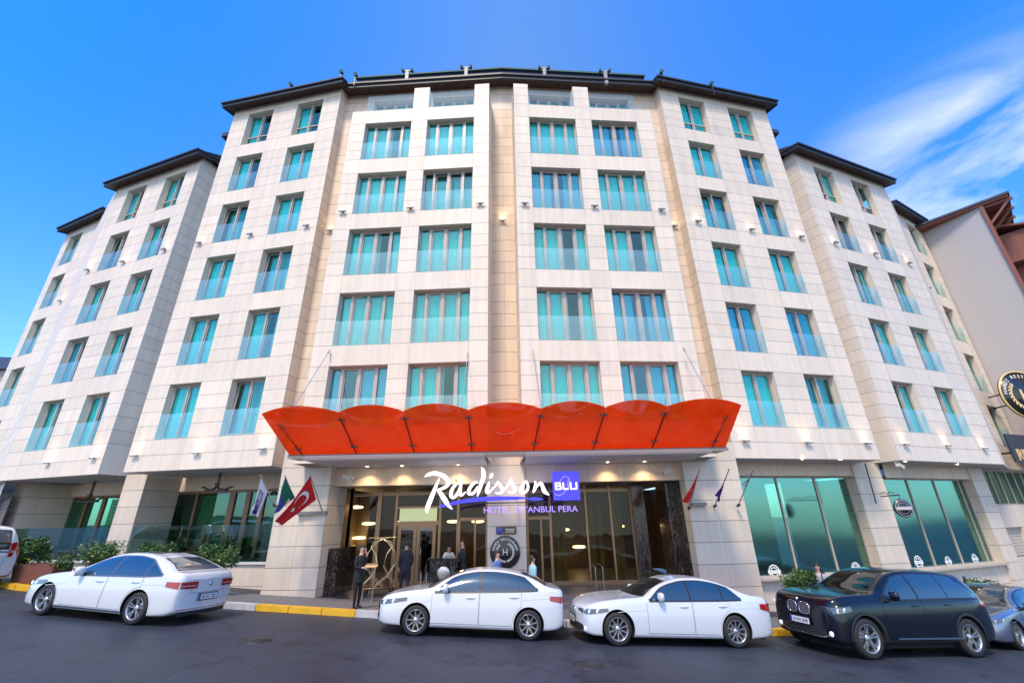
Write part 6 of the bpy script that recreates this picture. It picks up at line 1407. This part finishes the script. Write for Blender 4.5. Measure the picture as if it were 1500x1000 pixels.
# woman on the phone at the kerb
P=at(521,893,14.6); z=pave_z(P.x,14.6)
t,bo,J,k=person((P.x,14.6,z),math.radians(62),1.70,'woman in black coat and skirt holding a phone to her ear at the kerb',dict(top=BLKC,bottom=BLKC),dict(rel=(.25,.02,1.16),rwr=(.13,-.11,1.40),rpa=(.10,-.10,1.50),lel=(-.22,-.02,1.14),lwr=(-.13,-.20,1.10),lpa=(-.08,-.26,1.10),lan=(-.07,.02,.10),ran=(.09,.02,.10),lhe=(-.07,.04,.05),lto=(-.08,-.13,.035),rhe=(.09,.04,.05),rto=(.10,-.13,.035)),'bun',(BLKC,.70,0))
a=MB(); a.box((.088*k,-.07*k,1.58*k),(.012,.05,.12)); a.build('phone',mat('pale phone',(.7,.55,.6),.3),None); o=bpy.data.objects['phone']; 
o.location=t.location; o.rotation_euler=t.rotation_euler; tag(o,'pale phone held to the ear of the woman in black','phone')
# suited man seen from behind walking to the doors
zf=FLZ; P=at(590,886,17.4)
person((P.x,17.4,pave_z(P.x,17.4)+.0 if pave_z(P.x,17.4)>zf else zf),math.radians(205),1.80,'suited man with white collar standing with his back to the street before the double doors',dict(top=NAVY,bottom=NAVY),dict(lel=(-.25,.02,1.13),lwr=(-.22,-.12,.92),lpa=(-.20,-.18,.88),lan=(-.11,.16,.12),lhe=(-.11,.19,.08),lto=(-.12,.03,.035),ran=(.10,-.10,.10),rhe=(.10,-.08,.045),rto=(.11,-.25,.035),lkn=(-.10,.02,.5),rkn=(.10,-.07,.5)),'short',(NAVY,.78,1))
# porter behind the desk and doorman beside it
P=at(656,800,18.35); person((P.x,18.6,zf),math.radians(15),1.66,'hotel clerk in white shirt and dark waistcoat bending behind the marble desk',dict(top=WHS,bottom=TROU),dict(chest=(0,-.10,1.24),neckb=(0,-.16,1.37),neck=(0,-.19,1.43),head=(0,-.22,1.51),crown=(0,-.22,1.58),lsh=(-.16,-.12,1.34),rsh=(.16,-.12,1.34),lel=(-.24,-.16,1.08),rel=(.24,-.16,1.08),lwr=(-.14,-.32,1.08),rwr=(.14,-.32,1.08),lpa=(-.1,-.38,1.08),rpa=(.1,-.38,1.08)),'bun',None)
P=at(678,800,18.1); person((P.x,18.1,zf),math.radians(-55),1.78,'doorman in dark suit with white collar standing at the right of the marble desk',dict(top=NAVY,bottom=NAVY),dict(lel=(-.23,-.04,1.13),lwr=(-.10,-.22,1.12),lpa=(-.03,-.26,1.12),rel=(.23,-.04,1.13),rwr=(.14,-.2,1.06),rpa=(.08,-.25,1.06)),'short',(NAVY,.80,2))
# passers-by behind the white saloon
P=at(728,812,15.6); z=pave_z(P.x,15.6); person((P.x,15.6,z),math.radians(70),1.72,'man in blue shirt walking in front of the stone column behind the white saloon',dict(top=BLUES,bottom=JEAN,long=False),dict(lan=(-.1,-.22,.10),lhe=(-.1,-.20,.045),lto=(-.1,-.37,.04),lkn=(-.1,-.16,.52),ran=(.1,.25,.16),rhe=(.1,.28,.12),rto=(.1,.14,.04),rkn=(.1,.03,.5)),'short',(BLUES,.86,0))
P=at(780,825,15.3); z=pave_z(P.x,15.3); person((P.x,15.3,z),math.radians(110),1.62,'woman in pale blue top walking right behind the boot of the white saloon',dict(top=PALEB,bottom=JEAN,long=False),dict(lan=(-.1,-.2,.10),lhe=(-.1,-.18,.045),lto=(-.1,-.34,.04),lkn=(-.1,-.14,.52),ran=(.1,.22,.16),rhe=(.1,.25,.12),rto=(.1,.11,.04),rkn=(.1,.03,.5),lwr=(-.21,-.2,.98),lpa=(-.2,-.26,.95)),'bun',(PALEB,.84,0))
P=at(1198,835,15.7); z=pave_z(P.x,15.7); t,bo,J,k=person((P.x,15.7,z),math.radians(-50),1.72,'dark haired woman in pale patterned top with a backpack beside the shrub at the right',dict(top=GREYT,bottom=JEAN,long=False),dict(lel=(-.24,.0,1.14),lwr=(-.18,-.18,1.1),lpa=(-.14,-.24,1.12)),'long',(GREYT,.86,0))
a=MB(); 
for i,(z_,w_,d_) in enumerate(((0,.26,.13),(.12,.30,.17),(.3,.29,.16),(.42,.2,.1))): pass
a.lathe([(.001,-.22),(.13,-.2),(.15,-.05),(.145,.1),(.10,.2),(.001,.23)],c=(0,.21,1.24),n=16,sx=1,sy=.62); a.build('backpack',mat('dark backpack cloth',(.02,.022,.03),.8),None)
o=bpy.data.objects['backpack']; o.location=t.location; o.rotation_euler=t.rotation_euler; tag(o,'dark backpack on the back of the woman at the right','backpack')
a=MB()
for s in(-1,1): a.tube([(s*.09,.13,1.40),(s*.10,-.02,1.455),(s*.11,-.12,1.36),(s*.12,-.12,1.18),(s*.13,.10,1.06)],.018,6)
a.build('strap',mat('dark backpack cloth',(.02,.022,.03),.8),o)
# ================================================================ ENTRANCE PROPS
# marble reception desk with round silver boss
P=at(651,832,18.0); de=thing('reception_desk','black veined marble desk with a round silver boss outside the doors','desk',loc=(P.x,18.0,FLZ)); 
a=MB(); a.box2((-.52,-.22,0),(.52,.3,1.10)); a.build('desk_body',MARB,de); a=MB(); a.box2((-.6,-.28,1.10),(.6,.36,1.16)); a.build('desk_top',mat('black polished top',(.01,.01,.01),.15),de); a=MB(); a.lathe([(.001,-.255),(.12,-.252),(.20,-.245),(.25,-.228),(.25,-.22)],c=(0,0,.66),n=36,axis='Y'); a.build('boss',STEEL,de)
# brass luggage trolley
P=at(556,862,17.9); lt=thing('luggage_trolley','brass birdcage luggage trolley with crossed hoops left of the double doors','trolley',loc=(P.x,17.75,FLZ),rz=.25)
a=MB(); a.box2((-.55,-.3,.22),(.55,.3,.28)); a.build('deck',mat('burgundy carpet deck',(.12,.03,.04),.9),lt)
a=MB(); a.tube([(-.56,-.31,.27),(.56,-.31,.27),(.56,.31,.27),(-.56,.31,.27),(-.56,-.31,.27)],.02,8)
for y in(-.29,.29):
    for s in(-1,1): a.tube([(s*.53,y,.27),(s*.50,y,.42),(s*.30,y,.62),(s*.12,y,.95),(s*.20,y,1.35),(s*.38,y,1.6),(-s*.0+s*.30,y*.8,1.75),(-s*.25,y*.4,1.9)],.018,8)
    for s in(-1,1): a.tube([(s*.15,y,.30),(-s*.25,y,.60),(-s*.52,y,1.0),(-s*.48,y,1.4),(-s*.22,y,1.72),(s*.05,y*.5,1.9)],.015,8)
a.tube([(-.5,0,1.9),(.5,0,1.9)],.02,8); a.build('hoop_frame',BRASS,lt)
for x in(-.45,.45):
    for y in(-.24,.24): a=MB(); a.cyl((x,y-.02,.09),(x,y+.02,.09),.09,n=16); a.cyl((x,y,.12),(x,y,.24),.02,n=6,m=1); a.build('caster',[TYRE,BRASS],lt)
a=MB(); 
P=at(537,868,16.6); ms=thing('tray_stand','slim two legged steel tray stand beside the woman in black','stand',loc=(P.x,16.7,pave_z(P.x,16.7)))
for x in(-.17,.17): a=MB(); a.cyl((x,0,0),(x,0,1.02),.02,n=8); a.box((x,0,.008),(.08,.3,.016)); a.build('leg',STEEL,ms)
a=MB(); a.box((0,0,1.03),(.46,.30,.02)); a.box((0,.13,1.08),(.46,.02,.10)); a.build('tray',BRASS,ms)
for px,lb in((617,'left'),(625,'right')):
    P=at(px,850,18.9); a=MB(); a.tube([(0,0,0),(0,0,.55),(.0,-.05,.62),(0,-.1,.55),(0,-.1,0)],.02,8); o=a.build('door_post',STEEL,None,loc=(P.x,18.9,FLZ)); tag(o,'short hooped steel post, the %s of a pair before the double doors'%lb,'post','hooped steel posts')
for px,lb in((874,'left'),(880,'right')):
    P=at(px,860,17.0); a=MB(); a.tube([(0,0,-.1),(0,0,1.0)],.022,8); a.tube([(0,0,1.0),(.0,.3,1.03),(0,.9,1.03)],.022,8); o=a.build('handrail',STEEL,None,loc=(P.x+(0 if lb=='left' else .12),17.0,FLZ-.15)); tag(o,'steel stair handrail, the %s of two by the entrance steps'%lb,'handrail','handrails at the steps')
P=at(504,860,18.2)
# red scooter by the right windows
P=at(1412,868,17.4); M=Matrix.Translation((P.x,17.4,pave_z(P.x,17.4)))@Matrix.Rotation(.35,4,'Z'); sc_=thing('motor_scooter','red and black scooter with raised mirrors behind the tail of the black off-roader','scooter',M=M)
RP=mat('red scooter paint',(.35,.015,.05),.2,coat=1)
for x,nm_ in((-.6,'front'),(.6,'rear')):
    a=MB(); a.lathe([(.14,-.05),(.2,-.06),(.25,-.03),(.25,.03),(.2,.06),(.14,.05),(.14,-.05)],c=(x,0,.25),n=24,axis='Y'); a.lathe([(.001,-.03),(.14,-.04)],c=(x,0,.25),n=16,axis='Y',m=1); a.build('wheel',[TYRE,RIMM],sc_)
a=MB(); P_=[]
for x,z0,z1,w in((-.75,.45,.5,.05),(-.62,.4,.95,.16),(-.45,.35,1.05,.2),(-.38,.3,1.0,.19),(-.3,.28,.5,.16),(.0,.27,.33,.16),(.15,.3,.7,.17),(.45,.4,.78,.18),(.8,.55,.72,.12),(.9,.6,.66,.05)): P_.append([(x,-w*.7,z0),(x,-w,(z0+z1)/2),(x,-w*.6,z1),(x,w*.6,z1),(x,w,(z0+z1)/2),(x,w*.7,z0),(x,-w*.7,z0)])
a.grid(P_); a.build('body',RP,sc_)
a=MB(); a.lathe([(.001,.06),(.14,.05),(.16,0),(.14,-.03)],c=(.35,0,.82),n=16,sx=2.6); a.build('seat',TYRE,sc_)
a=MB(); a.tube([(-.6,0,.3),(-.42,0,1.08)],.03,8); a.tube([(-.36,-.34,1.12),(-.44,0,1.08),(-.36,.34,1.12)],.018,8); a.build('handlebar',DARK,sc_)
for s in(-1,1): a=MB(); a.tube([(-.38,s*.28,1.12),(-.42,s*.36,1.38)],.010,6); a.lathe([(.001,-.01),(.075,-.008),(.075,.008),(.001,.01)],c=(-.42,s*.38,1.42),n=14,axis='Y'); a.build('mirror',DARK,sc_)
P=at(1428,862,18.0); bush(P.x,18.0,.95,.5,.35,'low shrub with dark pink blossoms beside the red scooter',9,flowers=(.45,.02,.10),n=1600)
# ================================================================ WORLD, SUN, CAMERA
w=bpy.data.worlds.new('World'); SC.world=w; w.use_nodes=True; N=w.node_tree.nodes; L=w.node_tree.links; N.clear()
SUN_EL,SUN_AZ=math.radians(58),math.radians(200)      # azimuth clockwise from +Y: behind the viewer
sky=N.new('ShaderNodeTexSky'); sky.sky_type='NISHITA'; sky.sun_disc=False; sky.sun_elevation=SUN_EL; sky.sun_rotation=SUN_AZ; sky.air_density=1.0; sky.dust_density=.6; sky.ozone_density=3.0
bg=N.new('ShaderNodeBackground'); bg.inputs[1].default_value=.13; out=N.new('ShaderNodeOutputWorld')
tc=N.new('ShaderNodeTexCoord')
mp=N.new('ShaderNodeMapping'); mp.inputs['Rotation'].default_value=(0,math.radians(28),math.radians(-18)); mp.inputs['Scale'].default_value=(1.0,1.6,4.2); L.new(tc.outputs['Generated'],mp.inputs[0])
nz=N.new('ShaderNodeTexNoise'); nz.inputs['Scale'].default_value=1.7; nz.inputs['Detail'].default_value=9; nz.inputs['Roughness'].default_value=.58; nz.inputs['Distortion'].default_value=.5; L.new(mp.outputs[0],nz.inputs['Vector'])
def dirmask(v,lo,hi):
    d=N.new('ShaderNodeVectorMath'); d.operation='DOT_PRODUCT'; d.inputs[1].default_value=Vector(v).normalized(); nrm=N.new('ShaderNodeVectorMath'); nrm.operation='NORMALIZE'; L.new(tc.outputs['Generated'],nrm.inputs[0]); L.new(nrm.outputs[0],d.inputs[0])
    r=N.new('ShaderNodeMapRange'); r.interpolation_type='SMOOTHSTEP'; r.inputs[1].default_value=lo; r.inputs[2].default_value=hi; L.new(d.outputs['Value'],r.inputs[0]); return r.outputs[0]
m1=dirmask(ray(1560,400),.915,1.0)
cr=N.new('ShaderNodeMapRange'); cr.inputs[1].default_value=.43; cr.inputs[2].default_value=.72; L.new(nz.outputs['Fac'],cr.inputs[0])
mu=N.new('ShaderNodeMath'); mu.operation='MULTIPLY'; L.new(m1,mu.inputs[0]); L.new(cr.outputs[0],mu.inputs[1])
# bright horizon glow added behind the viewer, for facade light and window reflections
m2=dirmask((-.1,-1,.0),.55,1.0); mu2=N.new('ShaderNodeMath'); mu2.operation='MULTIPLY'; L.new(m2,mu2.inputs[0]); mu2.inputs[1].default_value=.9
ad=N.new('ShaderNodeMath'); ad.operation='ADD'; ad.use_clamp=True; L.new(mu.outputs[0],ad.inputs[0]); L.new(mu2.outputs[0],ad.inputs[1])
vt=N.new('ShaderNodeVectorMath'); vt.operation='MULTIPLY'; vt.inputs[1].default_value=(.76,1.14,1.50); L.new(sky.outputs[0],vt.inputs[0])
mx=N.new('ShaderNodeMix'); mx.data_type='RGBA'; L.new(ad.outputs[0],mx.inputs[0]); dk=N.new('ShaderNodeMix'); dk.data_type='RGBA'; dA=N.new('ShaderNodeMath'); dA.operation='ADD'; dA.use_clamp=True; L.new(dirmask(ray(-150,-350),.68,1.02),dA.inputs[0]); L.new(dirmask(ray(1750,-450),.66,1.05),dA.inputs[1]); L.new(dA.outputs[0],dk.inputs[0]); L.new(vt.outputs[0],dk.inputs[6]); vt2=N.new('ShaderNodeVectorMath'); vt2.operation='MULTIPLY'; vt2.inputs[1].default_value=(.16,.72,1.15); L.new(vt.outputs[0],vt2.inputs[0]); L.new(vt2.outputs[0],dk.inputs[7]); L.new(dk.outputs[2],mx.inputs[6]); mx.inputs[7].default_value=(6.7,6.5,6.7,1)
L.new(mx.outputs[2],bg.inputs[0]); L.new(bg.outputs[0],out.inputs[0])
sl=bpy.data.lights.new('sun','SUN'); sl.energy=2.1; sl.angle=math.radians(12); sl.color=(1,.81,.60); so=bpy.data.objects.new('sun',sl); COL.objects.link(so)
dv=Vector((math.sin(SUN_AZ)*math.cos(SUN_EL),math.cos(SUN_AZ)*math.cos(SUN_EL),math.sin(SUN_EL))); so.rotation_euler=dv.to_track_quat('Z','Y').to_euler(); so.location=dv*50
cam=bpy.data.cameras.new('camera'); co=bpy.data.objects.new('camera',cam); COL.objects.link(co); SC.camera=co
cam.sensor_width=36; cam.lens=F/1500*36; cam.clip_end=5000; cam.clip_start=.05
co.matrix_world=Matrix(((_r.x,_u.x,-_fw.x,0),(_r.y,_u.y,-_fw.y,0),(_r.z,_u.z,-_fw.z,0),(0,0,0,1)))
SC.view_settings.view_transform='Standard'; SC.view_settings.look='None'; SC.view_settings.exposure=.93; SC.view_settings.gamma=1
SC.cycles.transparent_max_bounces=16; SC.cycles.max_bounces=8
